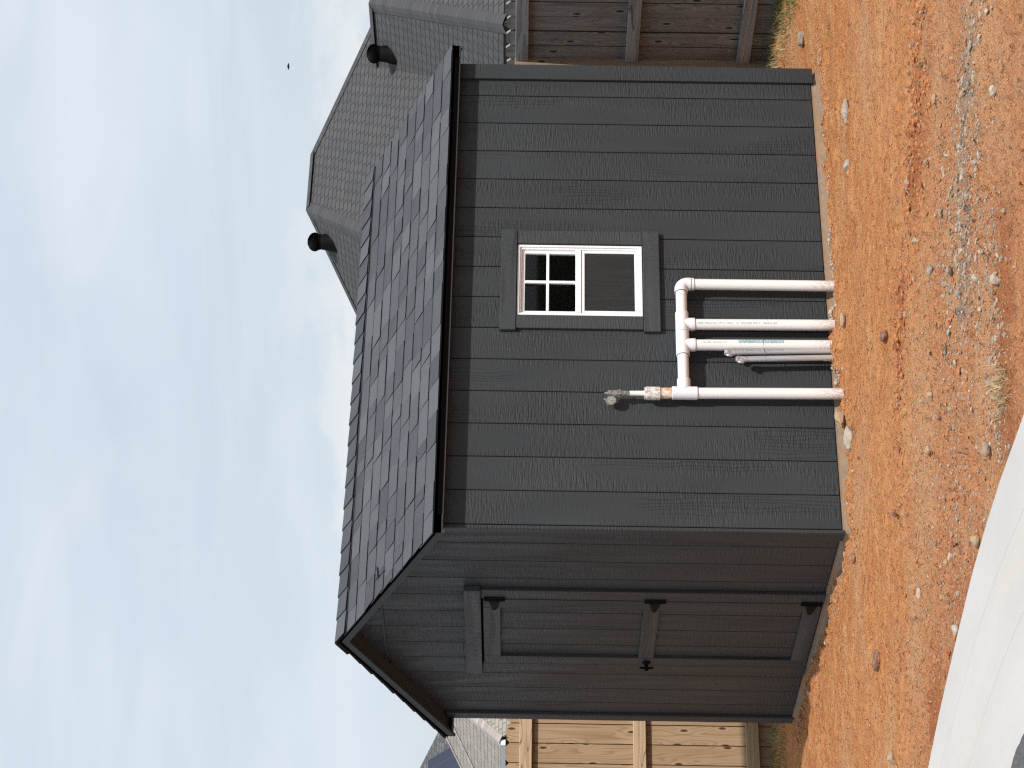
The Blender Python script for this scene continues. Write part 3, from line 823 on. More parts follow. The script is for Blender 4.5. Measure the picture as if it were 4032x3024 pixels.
for xa, sgn in ((RX0, 1), (RX1, -1)):
    for ya in (EAVE_Y, EY1):
        zt = roof_z(RIDGE_Y)
        x0, x1 = sorted((xa, xa + sgn * .018))
        p = [(x0, ya, Z_EAVE - .060), (x1, ya, Z_EAVE - .060), (x1, RIDGE_Y, zt - .060), (x0, RIDGE_Y, zt - .060), (x0, ya, Z_EAVE - .002), (x1, ya, Z_EAVE - .002), (x1, RIDGE_Y, zt - .002), (x0, RIDGE_Y, zt - .002)]
        MB().hexa(p).build('rake_board', M['paint'], roof)
        x0, x1 = sorted((xa - sgn * .003, xa - sgn * .0005))
        p = [(x0, ya, Z_EAVE - .016), (x1, ya, Z_EAVE - .016), (x1, RIDGE_Y, zt - .016), (x0, RIDGE_Y, zt - .016), (x0, ya, Z_EAVE + .004), (x1, ya, Z_EAVE + .004), (x1, RIDGE_Y, zt + .004), (x0, RIDGE_Y, zt + .004)]
        MB().hexa(p).build('drip_edge', M['drip'], roof)
        x0, x1 = sorted((xa + sgn * .0185, sgn * .0 + (0 if sgn > 0 else 3.048)))
        p = [(x0, ya, Z_EAVE - .046), (x1, ya, Z_EAVE - .046), (x1, RIDGE_Y, zt - .046), (x0, RIDGE_Y, zt - .046), (x0, ya, Z_EAVE - .0165), (x1, ya, Z_EAVE - .0165), (x1, RIDGE_Y, zt - .0165), (x0, RIDGE_Y, zt - .0165)]
        MB().hexa(p).build('rake_soffit', M['paint'], roof)

SL = math.sqrt(1 + PIT_S ** 2)
EXPO = .1435


def roof_pt(x, s, h, side_=0):      # s metres up the slope from the eave edge, h above the deck
    y = EAVE_Y + s / SL; z = Z_EAVE + s * PIT_S / SL
    y -= h * PIT_S / SL; z += h / SL
    return (x, y, z) if side_ == 0 else (x, 2 * RIDGE_Y - y, z)


def shingle(x0, x1, s0, s1, tb, tt, skew=0., side_=0):
    w0, w1 = skew, -skew
    lo, hi = [], []
    nseg = 2
    pts = [roof_pt(x0 + w0, s0, .0005, side_), roof_pt(x1 + w1, s0, .0005, side_), roof_pt(x1, s1, .0002, side_), roof_pt(x0, s1, .0002, side_),
           roof_pt(x0 + w0, s0, tb, side_), roof_pt(x1 + w1, s0, tb, side_), roof_pt(x1, s1, tt, side_), roof_pt(x0, s1, tt, side_)]
    m = MB().hexa(pts); m.m[2] = 1
    if tb > .0095: m.m[3] = m.m[5] = 1
    return m


slope_len = (RIDGE_Y - EAVE_Y) * SL
nrow = int(slope_len / EXPO)
for i in range(nrow + 1):
    s0 = i * EXPO - .008; s1 = min(s0 + EXPO + .05, slope_len - .005)
    if s1 - s0 < .03: continue
    x = RX0 - .006; thick = rnd.random() < .5
    first = rnd.uniform(.06, .2)
    while x < RX1 + .004:
        w = first if first else rnd.choice([.085, .115, .15, .17, .2, .235, .27])
        first = None
        x1 = min(x + w, RX1 + .008 + rnd.uniform(-.004, .004))
        if RX1 - x1 < .04: x1 = RX1 + .008
        tb = (.0108 if thick else .0078) + rnd.uniform(-.0008, .0012)
        shingle(x + .0006, x1 - .0006, s0 + rnd.uniform(-.002, .002), s1, tb, .0035, rnd.choice([0, .004, .008]) if thick else -.001).build('shingle', [M['shingle'], M['cut']], roof)
        x = x1; thick = not thick
        if x1 >= RX1: break
for i in range(nrow + 1):      # hidden slope: one strip per course, its stepped ends show along the left rake
    s0 = i * EXPO - .008; s1 = min(s0 + EXPO + .05, slope_len - .005)
    if s1 - s0 < .03: continue
    shingle(RX0 - .008 + rnd.uniform(-.003, .003), RX1 + .008, s0, s1, .014, .0035, 0, 1).build('shingle_course', [M['shingle'], M['cut']], roof)
x = RX0 - .010; k = 0
while x < RX1 - .02:
    x1 = min(x + EXPO + .02, RX1 + .010); m = MB()
    capw = .148; t0, t1 = .021 + rnd.uniform(0, .002), .0145
    for sd_ in (0, 1):
        p = [roof_pt(x, slope_len - capw, .0125, sd_), roof_pt(x1, slope_len - capw, .0125, sd_), roof_pt(x1, slope_len + .002, .0125, sd_), roof_pt(x, slope_len + .002, .0125, sd_),
             roof_pt(x, slope_len - capw, t0, sd_), roof_pt(x1, slope_len - capw, t1, sd_), roof_pt(x1, slope_len + .004, t1, sd_), roof_pt(x, slope_len + .004, t0, sd_)]
        m.hexa(p); m.m[-4] = m.m[-1] = m.m[-3] = 1
    m.build('ridge_cap', [M['shingle'], M['cut']], roof)
    x += EXPO + rnd.uniform(-.003, .003)

# ------------------------------------------------------------------ fences
picket_meshes = {}


def picket_mesh(key, mat, w, zb, zt, along, thick, dogear=.028):
    # local: centre of its inner face at the origin; along = 'x' or 'y'
    m = MB()
    prof = [(-w / 2, zb), (w / 2, zb), (w / 2, zt - dogear), (w / 2 - dogear, zt), (-w / 2 + dogear, zt), (-w / 2, zt - dogear)]
    if along == 'x': m.prism([(a, 0, z) for a, z in prof], (0, thick, 0))
    else: m.prism([(0, -a, z) for a, z in prof], (thick, 0, 0))
    m.m[3] = m.m[7] = 1
    me = m.build('picket', [mat, M['sawn']]).data
    o = [o for o in col.objects if o.data == me][0]; bpy.data.objects.remove(o)
    return me


def put(me, name, loc, parent, rotz=0, tilt=0):
    o = bpy.data.objects.new(name, me); col.objects.link(o)
    o.location = loc; o.rotation_euler = (tilt, 0, rotz)
    child(o, parent)
    return o


# side fence: weathered, plane x = 4.1, seen from the rail side, in shade
FX = 4.10
fr_ = empty('wooden_fence', (FX, 0, .05), label='weathered grey plank fence in shade to the right of the shed', cat='fence')
me_old = picket_mesh('old', M['wood_old'], .1335, .02, 1.808, 'y', .016)
k = 0; y = 1.262
while y > -2.4:
    put(me_old, 'picket', (FX + .039 + rnd.uniform(0, .006), y, rnd.uniform(-.006, .006)), fr_)
    y -= .1405
for z0, z1 in ((1.663, 1.747), (.940, 1.024), (.205, .290)):
    MB().box(FX, FX + .0375, -2.40, 1.166, z0, z1).build('rail', M['rail_old'], fr_, bevel=.003)
MB().box(FX - .052, FX + .037, 1.1675, 1.2565, -.2, 1.752).build('post', M['post'], fr_, bevel=.003)
MB().box(FX - .052, FX + .037, -1.25, -1.161, -.2, 1.60).build('post', M['rail_old'], fr_, bevel=.003) if False else None

# back fence: fresh pine, plane y = 4.27, sunlit
FY = 4.27
fl_ = empty('wooden_fence', (0, FY, -.1), label='sunlit fresh yellow pine plank fence behind the left of the shed', cat='fence')
me_new = picket_mesh('new', M['wood_new'], .1415, -.16, 1.748, 'x', .016)
x = .676 - .148 * 24
while x < 2.2:
    put(me_new, 'picket', (x, FY + .039 + rnd.uniform(0, .002), rnd.uniform(-.006, .006)), fl_)
    x += .148
for z0, z1 in ((1.567, 1.655), (.774, .862), (-.012, .078)):
    MB().box(-2.9, 2.3, FY, FY + .0375, z0, z1).build('rail', M['rail_new'], fl_, bevel=.003)


# ------------------------------------------------------------------ neighbouring houses
def uv_face(m_name, quads, mat, parent, uvs):
    me = bpy.data.meshes.new(m_name); vs = []; fs = []
    for q in quads: fs.append(list(range(len(vs), len(vs) + len(q)))); vs += q
    me.from_pydata(vs, [], fs); me.materials.append(mat)
    uvl = me.uv_layers.new(name='UV'); i = 0
    for q in uvs:
        for c in q: uvl.data[i].uv = c; i += 1
    o = bpy.data.objects.new(m_name, me); col.objects.link(o); child(o, parent)
    return o


PH = 2 / 3.
HL = math.sqrt(1 + PH * PH)


def slope_face(parent, pts, axis_, mat):        # a roof plane with thickness; u along the eave, v up the slope
    o = uv_face('roof_slope', [pts], mat, parent, [[((p[0] if axis_ == 'x' else p[1]), p[2] / PH * HL) for p in pts]])
    md = o.modifiers.new('thickness', 'SOLIDIFY'); md.thickness = .05; md.offset = -1
    return o


def hip_cap(parent, a, b, mat, w=.14, bulge=.02):
    a, b = Vector(a), Vector(b); d = (b - a); Ld = d.length; d.normalize()
    hz = Vector((d.x, d.y, 0)).normalized(); sd_ = Vector((-hz.y, hz.x, 0)); n = sd_.cross(d).normalized()
    if n.z < 0: n = -n
    k = 16; q = []; u = []; ns = max(2, int(Ld / .14))
    drop = [0.62, .25, 0, .25, .62]; offs = [-1, -.5, 0, .5, 1]
    vs = []; 
    for i in range(ns + 1):
        p = a + d * (Ld * i / ns)
        vs.append([p + sd_ * (w * o_) + n * (bulge - dr * w * .75) for o_, dr in zip(offs, drop)])
    for i in range(ns):
        for j in range(4):
            q.append([tuple(vs[i][j]), tuple(vs[i + 1][j]), tuple(vs[i + 1][j + 1]), tuple(vs[i][j + 1])])
            u.append([(j, Ld * i / ns), (j, Ld * (i + 1) / ns), (j + 1, Ld * (i + 1) / ns), (j + 1, Ld * i / ns)])
    return uv_face('hip_cap', q, mat, parent, u)


house = empty('house', (18, 22, -.8), label='neighbouring house with grey shingled hip roof and two black turbine vents', cat='house')
P1 = Vector((17.218, 20.612, 5.496)); P2 = Vector((18.419, 20.612, 5.496))
ZE = 2.06
d = (P1.z - ZE) / PH
e = lambda x, y: (x, y, ZE)
A, B, Cc, D_ = (P1.x - d, P1.y - d), (P2.x + d, P2.y - d), (P2.x + d, P2.y + d), (P1.x - d, P1.y + d)
XW, ZW, YV, YW = 19.01, 4.33, 18.862, 17.31
dw = (ZW - ZE) / PH
slope_face(house, [e(*A), e(*B), tuple(P2), tuple(P1)], 'x', M['roof_grey'])
slope_face(house, [e(*D_), e(*A), tuple(P1)], 'y', M['roof_grey'])
slope_face(house, [e(*B), e(*Cc), tuple(P2)], 'y', M['roof_grey'])
slope_face(house, [e(*Cc), e(*D_), tuple(P1), tuple(P2)], 'x', M['roof_grey'])
vt = (XW, YV, ZW); vb = (XW - dw, YV - dw, ZE)
wr = (XW, YW, ZW); wa = (XW - dw, YW - dw, ZE); wb_ = (XW + dw, YW - dw, ZE); vb2 = (XW + dw, YV - dw, ZE)
slope_face(house, [vb, wa, wr, vt], 'y', M['roof_grey'])
slope_face(house, [wa, wb_, wr], 'x', M['roof_grey'])
slope_face(house, [wb_, vb2, vt, wr], 'y', M['roof_grey'])
for a, b in ((P1, (A[0], A[1], ZE)), (P1, (D_[0], D_[1], ZE)), (P2, (B[0], B[1], ZE)), (P1, P2), (wr, wa), (wr, wb_), (vt, wr)):
    hip_cap(house, a, b, M['cap_grey'])
MB().box(A[0] + .4, B[0] - .4, A[1] + .4, Cc[1] - .4, -1.0, ZE - .1).box(wa[0] + .4, wb_[0] - .4, wa[1] + .4, A[1] + 1, -1.0, ZE - .1).build('wall', M['brick'], house)
g_ = MB().box(A[0] - .02, A[0] + .1, A[1], D_[1], ZE - .14, ZE - .01).box(A[0], vb[0], A[1] - .02, A[1] + .1, ZE - .14, ZE - .01)
g_.box(wa[0] - .02, wa[0] + .1, wa[1], vb[1], ZE - .14, ZE - .01).box(wa[0], wb_[0], wa[1] - .02, wa[1] + .1, ZE - .15, ZE - .012).build('gutter', M['dark_far'], house)


def turbine(cx, cy, cz, hc):
    v = empty('turbine_vent', (cx, cy, cz)); child(v, house)
    MB().rev((cx, cy, cz - .12), (0, 0, 1), [(0, .19), (.16, .155), (.16, .150), (.26, .135), (.30, .125)], 28).build('vent_base', M['iron'], v)
    m = MB(); nb = 22; z0 = cz + .20; hh = .20
    prof = [(0, .125), (.03, .152), (.08, .166), (.13, .152), (.17, .113), (.195, .06)]
    for i in range(nb):
        a0 = 2 * math.pi * i / nb
        vs = []
        for t_, r_ in prof:
            tw = t_ * 3.2
            for da, dr in ((0, .0), (.34, -.045)):
                an = a0 + tw + da; vs.append((cx + (r_ + dr) * math.cos(an), cy + (r_ + dr) * math.sin(an), z0 + t_))
        m.add(vs, [(2 * j, 2 * j + 1, 2 * j + 3, 2 * j + 2) for j in range(len(prof) - 1)], True)
    m.build('vanes', M['iron'], v)
    MB().rev((cx, cy, z0 + .187), (0, 0, 1), [(0, .072), (.012, .058), (.018, .0001)], 24).build('top_cap', M['iron'], v)
    MB().rev((cx, cy, z0 - .03), (0, 0, 1), [(0, .128), (.03, .140), (.032, .13)], 28).build('lower_ring', M['iron'], v)


turbine(18.52, 18.0, 3.99, 0)
turbine(16.55, 20.62, 5.04, 0)

# left: tan roofed house (two hips) and a darker one with a solar panel beyond
h2 = empty('house', (16, 38, -.9), label='neighbouring house with pale tan shingled hip roof and white gutter', cat='house')


def hip_block(parent, kx, ky, kz, run, ze, matr, matc, ridge=4.0):
    # ridge start (kx,ky,kz) with its -x hip end; ridge runs +x
    dd = (kz - ze) / PH
    p1, p2 = (kx, ky, kz), (kx + ridge, ky, kz)
    a, b, c_, d__ = (kx - dd, ky - dd, ze), (kx + ridge + dd, ky - dd, ze), (kx + ridge + dd, ky + dd, ze), (kx - dd, ky + dd, ze)
    slope_face(parent, [a, b, p2, p1], 'x', matr); slope_face(parent, [d__, a, p1], 'y', matr)
    slope_face(parent, [b, c_, p2], 'y', matr); slope_face(parent, [c_, d__, p1, p2], 'x', matr)
    if matc:
        for q in (a, b, c_, d__): hip_cap(parent, p1 if q in (a, d__) else p2, q, matc)
        hip_cap(parent, p1, p2, matc)
    MB().box(a[0] + .4, b[0] - .4, a[1] + .4, c_[1] - .4, -1.1, ze - .12).build('wall', M['brick'], parent)
    return a, b, c_, d__


# front hip of the tan house: its rear hip passes (14.16,35.33,3.233), its front hip passes (13.62,33.63,~2.93)
K0 = Vector((14.16, 35.33, 3.233)); K1 = Vector((13.623, 33.637, 2.927))
# common ridge start: K0 + t*(1,-1,p) and K1 + s*(1,1,p)
s_ = (K0.x + K0.y - K1.x - K1.y) / 2; top = K1 + Vector((s_, s_, PH * s_))
ca = hip_block(h2, top.x, top.y, top.z, 0, 2.10, M['roof_tan'], M['cap_tan'])
MB().box(ca[0][0] - .06, ca[0][0] + .06, ca[0][1], ca[3][1], 1.99, 2.09).build('gutter', M['vinyl'], h2)
slope_face(h2, [(ca[0][0] + .1, ca[0][1] - 1.2, 2.1 - 1.2 * PH), (ca[1][0], ca[0][1] - 1.2, 2.1 - 1.2 * PH), ca[1], (ca[0][0] + .1, ca[0][1], 2.1)], 'x', M['roof_tan'])
MB().box(ca[0][0] + .05, ca[1][0] - .05, ca[0][1] + .05, ca[2][1] - .05, 1.2, 1.985).build('painted_shade_wall', M['dark_far'], h2)  # dark box under the eave, the shade there put into its colour
Q0 = Vector((15.135, 38.441, 3.501)); tt = 2.2
hip_block(h2, Q0.x + tt, Q0.y - tt, Q0.z + PH * tt, 0, 2.05, M['roof_tan'], M['cap_tan'])

h3 = empty('house', (20, 54, -.9), label='dark roofed far house with a navy solar panel on its roof', cat='house')
G0 = Vector((20.607, 51.525, 4.218)); tt = 3.0
g1 = Vector((G0.x - tt, G0.y + tt, G0.z + PH * tt))      # ridge end above: hip runs down to +x -y
dd = (g1.z - 2.0) / PH
rx = g1.x - 5
a, b, c_, d__ = (rx - dd, g1.y - dd, 2.0), (g1.x + dd, g1.y - dd, 2.0), (g1.x + dd, g1.y + dd, 2.0), (rx - dd, g1.y + dd, 2.0)
p1, p2 = (rx, g1.y, g1.z), tuple(g1)
slope_face(h3, [a, b, p2, p1], 'x', M['roof_dark']); slope_face(h3, [d__, a, p1], 'y', M['roof_dark'])
slope_face(h3, [b, c_, p2], 'y', M['roof_dark']); slope_face(h3, [c_, d__, p1, p2], 'x', M['roof_dark'])
MB().box(a[0] + .4, b[0] - .4, a[1] + .4, c_[1] - .4, -1.1, 1.9).build('wall', M['brick'], h3)
nrm = Vector((0, -PH, 1)).normalized() * .12
q = [Vector(p) + nrm for p in ((19.85, 50.81, 3.743), (19.857, 51.69, 4.328), (17.6, 51.69, 4.328), (17.6, 50.0, 3.20), (19.20, 50.0, 3.20))]
q = [Vector(p) + nrm for p in ((19.84, 50.20, 3.335), (19.84, 51.69, 4.328), (17.8, 51.69, 4.328), (17.8, 50.20, 3.335))]
pan = uv_face('solar_panel', [[tuple(p) for p in q]], M['solar'], h3, [[(0, 0), (0, 1), (1, 1), (1, 0)]])
md = pan.modifiers.new('thickness', 'SOLIDIFY'); md.thickness = .05; md.offset = 0
for p in ((19.3, 51.4), (18.2, 51.4), (19.3, 50.4), (18.2, 50.4)):
    zz = G0.z - PH * (G0.y - p[1]); MB().box(p[0] - .03, p[0] + .03, p[1] - .03, p[1] + .03, zz - .02, zz + .11).build('panel_foot', M['alu'], pan)

# ------------------------------------------------------------------ plumbing in front of the side wall
man = empty('pipe_manifold', (1.12, -.07, -.05), label='white plastic pipe manifold of four uprights joined by a header, standing against the shed', cat='pipework')
PY = -.07; RP, RF = .0302, .0362; HZ = .801


def upright(x0, z0, x1, z1):     # x0,z0 top / x1,z1 foot
    return MB().tube([(x1, PY, z1), (x0, PY, z0)], RP, 32).build('pipe', M['pvc'], man)


p1_ = upright(1.476, .76, 1.478, -.30)
p2_ = upright(1.211, .76, 1.223, -.30)
p3_ = upright(1.078, .76, 1.091, -.30)
p4_ = upright(.772, .745, .786, -.30)


def xb(a, b): return MB().tube([(a, PY, HZ), (b, PY, HZ)], RP, 32).build('pipe', M['pvc'], man)


xb(1.27, 1.435); xb(.83, 1.02)


def collar(m, p, dr, l, r=RF, lip=True):
    m.rev(p, dr, [(0, RP + .0004), (0, r - .0015), (.0015, r), (l, r)], 32)


# elbow
m = MB(); cxe, cze = 1.476, HZ
rb = .036; arc = [(1.420, PY, HZ)] + [(1.476 - rb + rb * math.sin(a), PY, HZ - rb + rb * math.cos(a)) for a in np.linspace(0, math.pi / 2, 12)] + [(1.476, PY, .748)]
m.tube(arc, RF, 32, caps=False)
m.rev((1.420, PY, HZ), (1, 0, 0), [(0, RP + .0004), (0, RF)], 32); m.rev((1.476, PY, .748), (0, 0, 1), [(0, RP + .0004), (0, RF)], 32)
m.build('elbow', M['fitting'], man)
MB().rev((1.476, PY, .731), (0, 0, 1), [(0, RP), (0, RF - .0012), (.0135, RF - .0012), (.0135, RP)], 32).build('bushing_ring', M['fitting'], man)
MB().rev((1.476, PY, .7445), (0, 0, 1), [(0, RP), (0, RF - .004), (.0035, RF - .004), (.0035, RP)], 32).build('glue_line', M['glue'], man)


def tee(xa, xb_, xd, name='tee'):
    m = MB()
    m.rev((xa, PY, HZ), (1, 0, 0), [(0, RP + .0004), (0, RF - .002), (.002, RF), (xb_ - xa - .002, RF), (xb_ - xa, RF - .002), (xb_ - xa, RP + .0004)], 36)
    m.rev((xd, PY, .732), (0, 0, 1), [(0, RP + .0004), (0, RF - .002), (.002, RF), (.018, RF), (.030, RF - .001), (.07, RF - .0015)], 36)
    return m.build(name, M['fitting'], man)


tee(1.156, 1.285, 1.2115); tee(1.008, 1.1545, 1.0785)
for xg, r_ in ((1.1552, RF - .0028), (1.0065, RP + .0012), (1.4185, RP + .0014)):
    MB().rev((xg - .0012, PY, HZ), (1, 0, 0), [(0, RP), (0, r_), (.0028, r_), (.0028, RP)], 32).build('glue_line', M['glue'], man)
m = MB()
m.rev((.7722, PY, .730), (0, 0, 1), [(0, RP + .0004), (0, RF - .002), (.002, RF), (.133, RF), (.135, RF - .002), (.135, RP)], 36)
m.rev((.856, PY, HZ), (-1, 0, 0), [(0, RP + .0004), (0, RF - .002), (.002, RF), (.026, RF), (.04, RF - .001), (.07, RF - .0015)], 36)
m.build('tee', M['fitting'], man)
XG = .7665
MB().tube([(.770, PY, .86), (.768, PY, .94)], RP, 32).build('stained_pipe', M['pvc_dirty'], man)
MB().rev((.767, PY, .929), (0, 0, 1), [(0, RP), (0, RF - .001), (.001, RF), (.071, RF), (.072, RF - .001), (.072, RP)], 32).build('coupling', M['pvc_dusty'], man)
MB().rev((XG, PY, 1.001), (0, 0, 1), [(0, .0335), (.010, .0335), (.010, .017), (.016, .016)], 32).build('reducer', M['pvc_dusty'], man)
MB().tube([(XG, PY, 1.008), (XG - .001, PY, 1.095)], [.0145, .0138], 24).build('riser', M['pvc'], man)
XG -= .002
MB().rev((XG, PY, 1.092), (0, 0, 1), [(0, .0125), (.0, .0148), (.036, .0150), (.044, .0155)], 20).build('threaded_sleeve', M['brass'], man)
m = MB().tube([(XG, PY, 1.135), (XG, PY, 1.156)], .0195, 6, smooth=False)
for a in range(6): m.box(XG + .019 * math.cos(a) - .003, XG + .019 * math.cos(a) + .003, PY + .019 * math.sin(a) - .003, PY + .019 * math.sin(a) + .003, 1.141, 1.151)
m.build('hex_nut', M['brass'], man)
MB().tube([(XG, PY, 1.155), (XG, PY, 1.206)], .0168, 8, smooth=False).rev((XG, PY, 1.206), (0, 0, 1), [(0, .0168), (.004, .006), (.013, .005), (.013, .0035), (.021, .003), (.021, .0001)], 14).build('adapter', M['brass'], man)
# gauge hanging on the left side of the adapter
ga = MB(); gc = Vector((.728, -.053, 1.190)); gn = Vector((-.22, -.97, .05)).normalized()
ga.rev(gc - gn * -.0, -gn, [(-.010, .0001), (-.010, .0245), (-.012, .0262), (-.009, .0275), (.012, .0275), (.015, .022), (.015, .0001)], 32)
ga.tube([(.745, -.052, 1.192), (.760, PY, 1.190)], .0065, 12); ga.tube([(.735, -.051, 1.216), (.741, -.051, 1.228)], .006, 8)
gauge = ga.build('pressure_gauge', M['brass'], man)
dm = MB(); u_ = gn.cross(Vector((0, 0, 1))).normalized(); w_ = u_.cross(gn)
dm.add([gc + gn * .0105 + (u_ * math.cos(a) + w_ * math.sin(a)) * .0228 for a in np.linspace(0, 2 * math.pi, 28, endpoint=False)], [list(range(28))])
dial = dm.build('dial', M['gface'], gauge)
nm = MB()
for a in np.linspace(-.8, math.pi + .8, 9):
    p = gc + gn * .0112 + (u_ * math.cos(a) + w_ * math.sin(a)) * .018; q_ = gc + gn * .0112 + (u_ * math.cos(a) + w_ * math.sin(a)) * .0215
    nm.tube([p, q_], .0006, 5)
nm.tube([gc + gn * .0115, gc + gn * .0115 + (u_ * .5 - w_ * .85) * .015], .0008, 5)
nm.build('needle', M['glue'], gauge)


def pipe_text(s, parent, size, base, axis_, upd, r, ang0, mat, band=False, spacing=1.0):
    """lettering bent round a pipe. base: point on the axis where the line starts, axis_: reading direction,
    upd: direction (across the pipe) of the letters' tops, ang0: angle from -y towards upd of the baseline."""
    cu = bpy.data.curves.new('txt', 'FONT'); cu.body = s; cu.size = size; cu.space_character = spacing; cu.resolution_u = 2
    ob = bpy.data.objects.new('txt', cu); col.objects.link(ob)
    dg = bpy.context.evaluated_depsgraph_get(); me = bpy.data.meshes.new_from_object(ob.evaluated_get(dg))
    bpy.data.objects.remove(ob)
    base, ax, upd = Vector(base), Vector(axis_).normalized(), Vector(upd).normalized(); nn = Vector((0, -1, 0))
    width = max(v.co.x for v in me.vertices)

    def bend(x, y, rr): a = ang0 + y / r; return base + ax * x + nn * (rr * math.cos(a)) + upd * (rr * math.sin(a))
    if band:
        m = MB(); pad = size * .18; yy = np.linspace(-size * .16, size * .86, 7)
        vs = [bend(xx, y_, r + .0004) for xx in (-pad, width + pad) for y_ in yy]
        m.add(vs, [(i, i + 1, 8 + i, 7 + i) for i in range(6)], True)
        m.build('printed_band', mat, parent); mat = M['pvc']
    for v in me.vertices: v.co = bend(v.co.x, v.co.y, r + .0008)
    me.materials.clear(); me.materials.append(mat)
    o = bpy.data.objects.new('printed_text', me); col.objects.link(o); child(o, parent)
    return o


DN, UPZ = (.012 / 1.06, 0, -1), (-.012 / 1.06, 0, 1)
pipe_text('U2666  NSF-pw-dwv  S P C T   UKB-1    10     03-27-2025  09:31 A    MADE IN USA', p2_, .0135, (1.2115, PY, .722), DN, (1, 0, 0), RP, -.42, M['ink'], spacing=.93)
pipe_text('SANDERSON PIPE', p3_, .0285, (1.086, PY, .262), UPZ, (-1, 0, 0), RP, -.30, M['ink'], band=True, spacing=1.06)
pipe_text('1.2" SCH 40   280 PSI', p3_, .0145, (1.081, PY, .565), UPZ, (-1, 0, 0), RP, -.10, M['ink'], spacing=1.0)

# two taped conduits tied to the third upright
for (xa, za, xb2, zb2, yy, txt, lab) in ((1.0255, .560, 1.053, -.30, -.083, 1, 'grey electrical conduit touching the third white pipe, capped with foil tape'),
                                         (.9800, .500, 1.010, -.30, -.088, 0, 'shorter leftmost grey conduit capped with foil tape, beside its taller twin')):
    c_o = empty('conduit', (xb2, yy, -.05), label=lab, cat='conduit', group='taped conduits')
    body = MB().tube([(xb2, yy, zb2), (xa, yy, za)], .0158, 28).build('tube', M['conduit'], c_o)
    m = MB(); n = 14; vs = []
    rows = [(-.040, .0168), (-.02, .0172), (0, .0185), (.010, .017), (.019, .012)]
    for t_, r_ in rows:
        for k in range(n):
            a = 2 * math.pi * k / n; rr = r_ * (1 + (rnd.uniform(-.18, .22) if t_ > -.03 else .02))
            vs.append((xa + rr * math.cos(a), yy + rr * math.sin(a), za + t_ + (rnd.uniform(-.004, .004) if t_ > -.03 else 0)))
    m.add(vs, [(i * n + k, i * n + (k + 1) % n, (i + 1) * n + (k + 1) % n, (i + 1) * n + k) for i in range(len(rows) - 1) for k in range(n)])
    m.add(vs[-n:], [list(range(n))])
    m.add([(xa - .017, yy - .006, za + .012), (xa - .030, yy - .010, za + .004), (xa - .031, yy - .008, za - .020), (xa - .016, yy - .007, za - .026), (xa - .022, yy - .016, za - .006)], [(0, 1, 4), (1, 2, 4), (2, 3, 4), (3, 0, 4)])
    m.build('foil_tape', M['foil'], c_o)
    if txt: pipe_text('RPC-GA  02192025  21:30        MADE IN THE USA', body, .012, (1.0275, yy, .515), (.030, 0, -.86), (1, 0, 0), .0158, -.25, M['ink_grey'])


def tie(name, zc, tilt, mat, lab, tail):
    o = []
    xs = [(1.085, -.07, RP), (1.036, -.083, .0158), (.992, -.088, .0158)]
    pts = []
    for a in np.linspace(math.pi * .45, -math.pi * .45, 8): pts.append((1.086 + (RP + .0012) * math.sin(a), -.07 - (RP + .0012) * math.cos(a)))
    pts += [(1.045, -.0995), (1.028, -.1015), (1.010, -.1035), (.995, -.1055), (.985, -.104), (.9775, -.096), (.975, -.088), (.979, -.078)]
    pts = [(x, y, zc + tilt * (1.116 - x) + rnd.uniform(-.0012, .0012)) for x, y in pts]
    m = MB().tube(pts, .0013, 6)
    m.tube([pts[-3]] + [(pts[-3][0] - dx, pts[-3][1] - dy, pts[-3][2] + dz) for dx, dy, dz in tail], .0011, 6)
    return tag(m.build(name, mat), lab, 'wire tie', 'wire ties round the conduits')


tie('wire_tie', .372, -.075, M['twine'], 'thin brown tie wrapped round the conduits at mid height', [(.006, .002, -.004), (.018, .004, -.012)])
tie('wire_tie', .012, -.07, M['twine2'], 'pale looped tie round the foot of the conduits by the dirt', [(.01, .004, .010), (.006, .006, .03), (.012, .01, .05)])

# ------------------------------------------------------------------ stones
ICO = {}


def ico(sub):
    if sub not in ICO:
        bm = bmesh.new(); bmesh.ops.create_icosphere(bm, subdivisions=sub, radius=1)
        ICO[sub] = (np.array([v.co[:] for v in bm.verts]), np.array([[v.index for v in f.verts] for f in bm.faces])); bm.free()
    return ICO[sub]


def n3(p, s, seed): return (vnoise(p[:, 0] * s + 9, p[:, 1] * s + p[:, 2] * s * .7 + 5, seed) + vnoise(p[:, 2] * s + 3, p[:, 0] * s * .6 - p[:, 1] * s, seed + 7)) - 1


def rock(x, y, w, dpt, h, mat, lab, rotz=None, seed=0, angular=.6, sink=.25, tilt=0, name='stone', cat='stone', group=None):
    v, f = ico(4); v = v.copy()
    rs = np.random.RandomState(seed * 13 + 5)
    for _ in range(int(10 * angular) + 3):                # chop flats off
        nrm = rs.normal(size=3); nrm /= np.linalg.norm(nrm); dcut = rs.uniform(.62, .92)
        s = v @ nrm; over = np.maximum(s - dcut, 0); v -= over[:, None] * nrm
    v *= (1 + .10 * n3(v, 2.1, seed))[:, None]; v *= (1 + .05 * n3(v, 6.5, seed + 3))[:, None]
    v *= np.array([w / 2, dpt / 2, h / 2])
    rz = -YAW if rotz is None else rotz
    ob = np_mesh(name, v, f, [M[mat]], True)
    ob.rotation_euler = (tilt, 0, rz); ob.location = (x, y, gz(x, y) + h * (.5 - sink))
    return tag(ob, lab, cat, group)


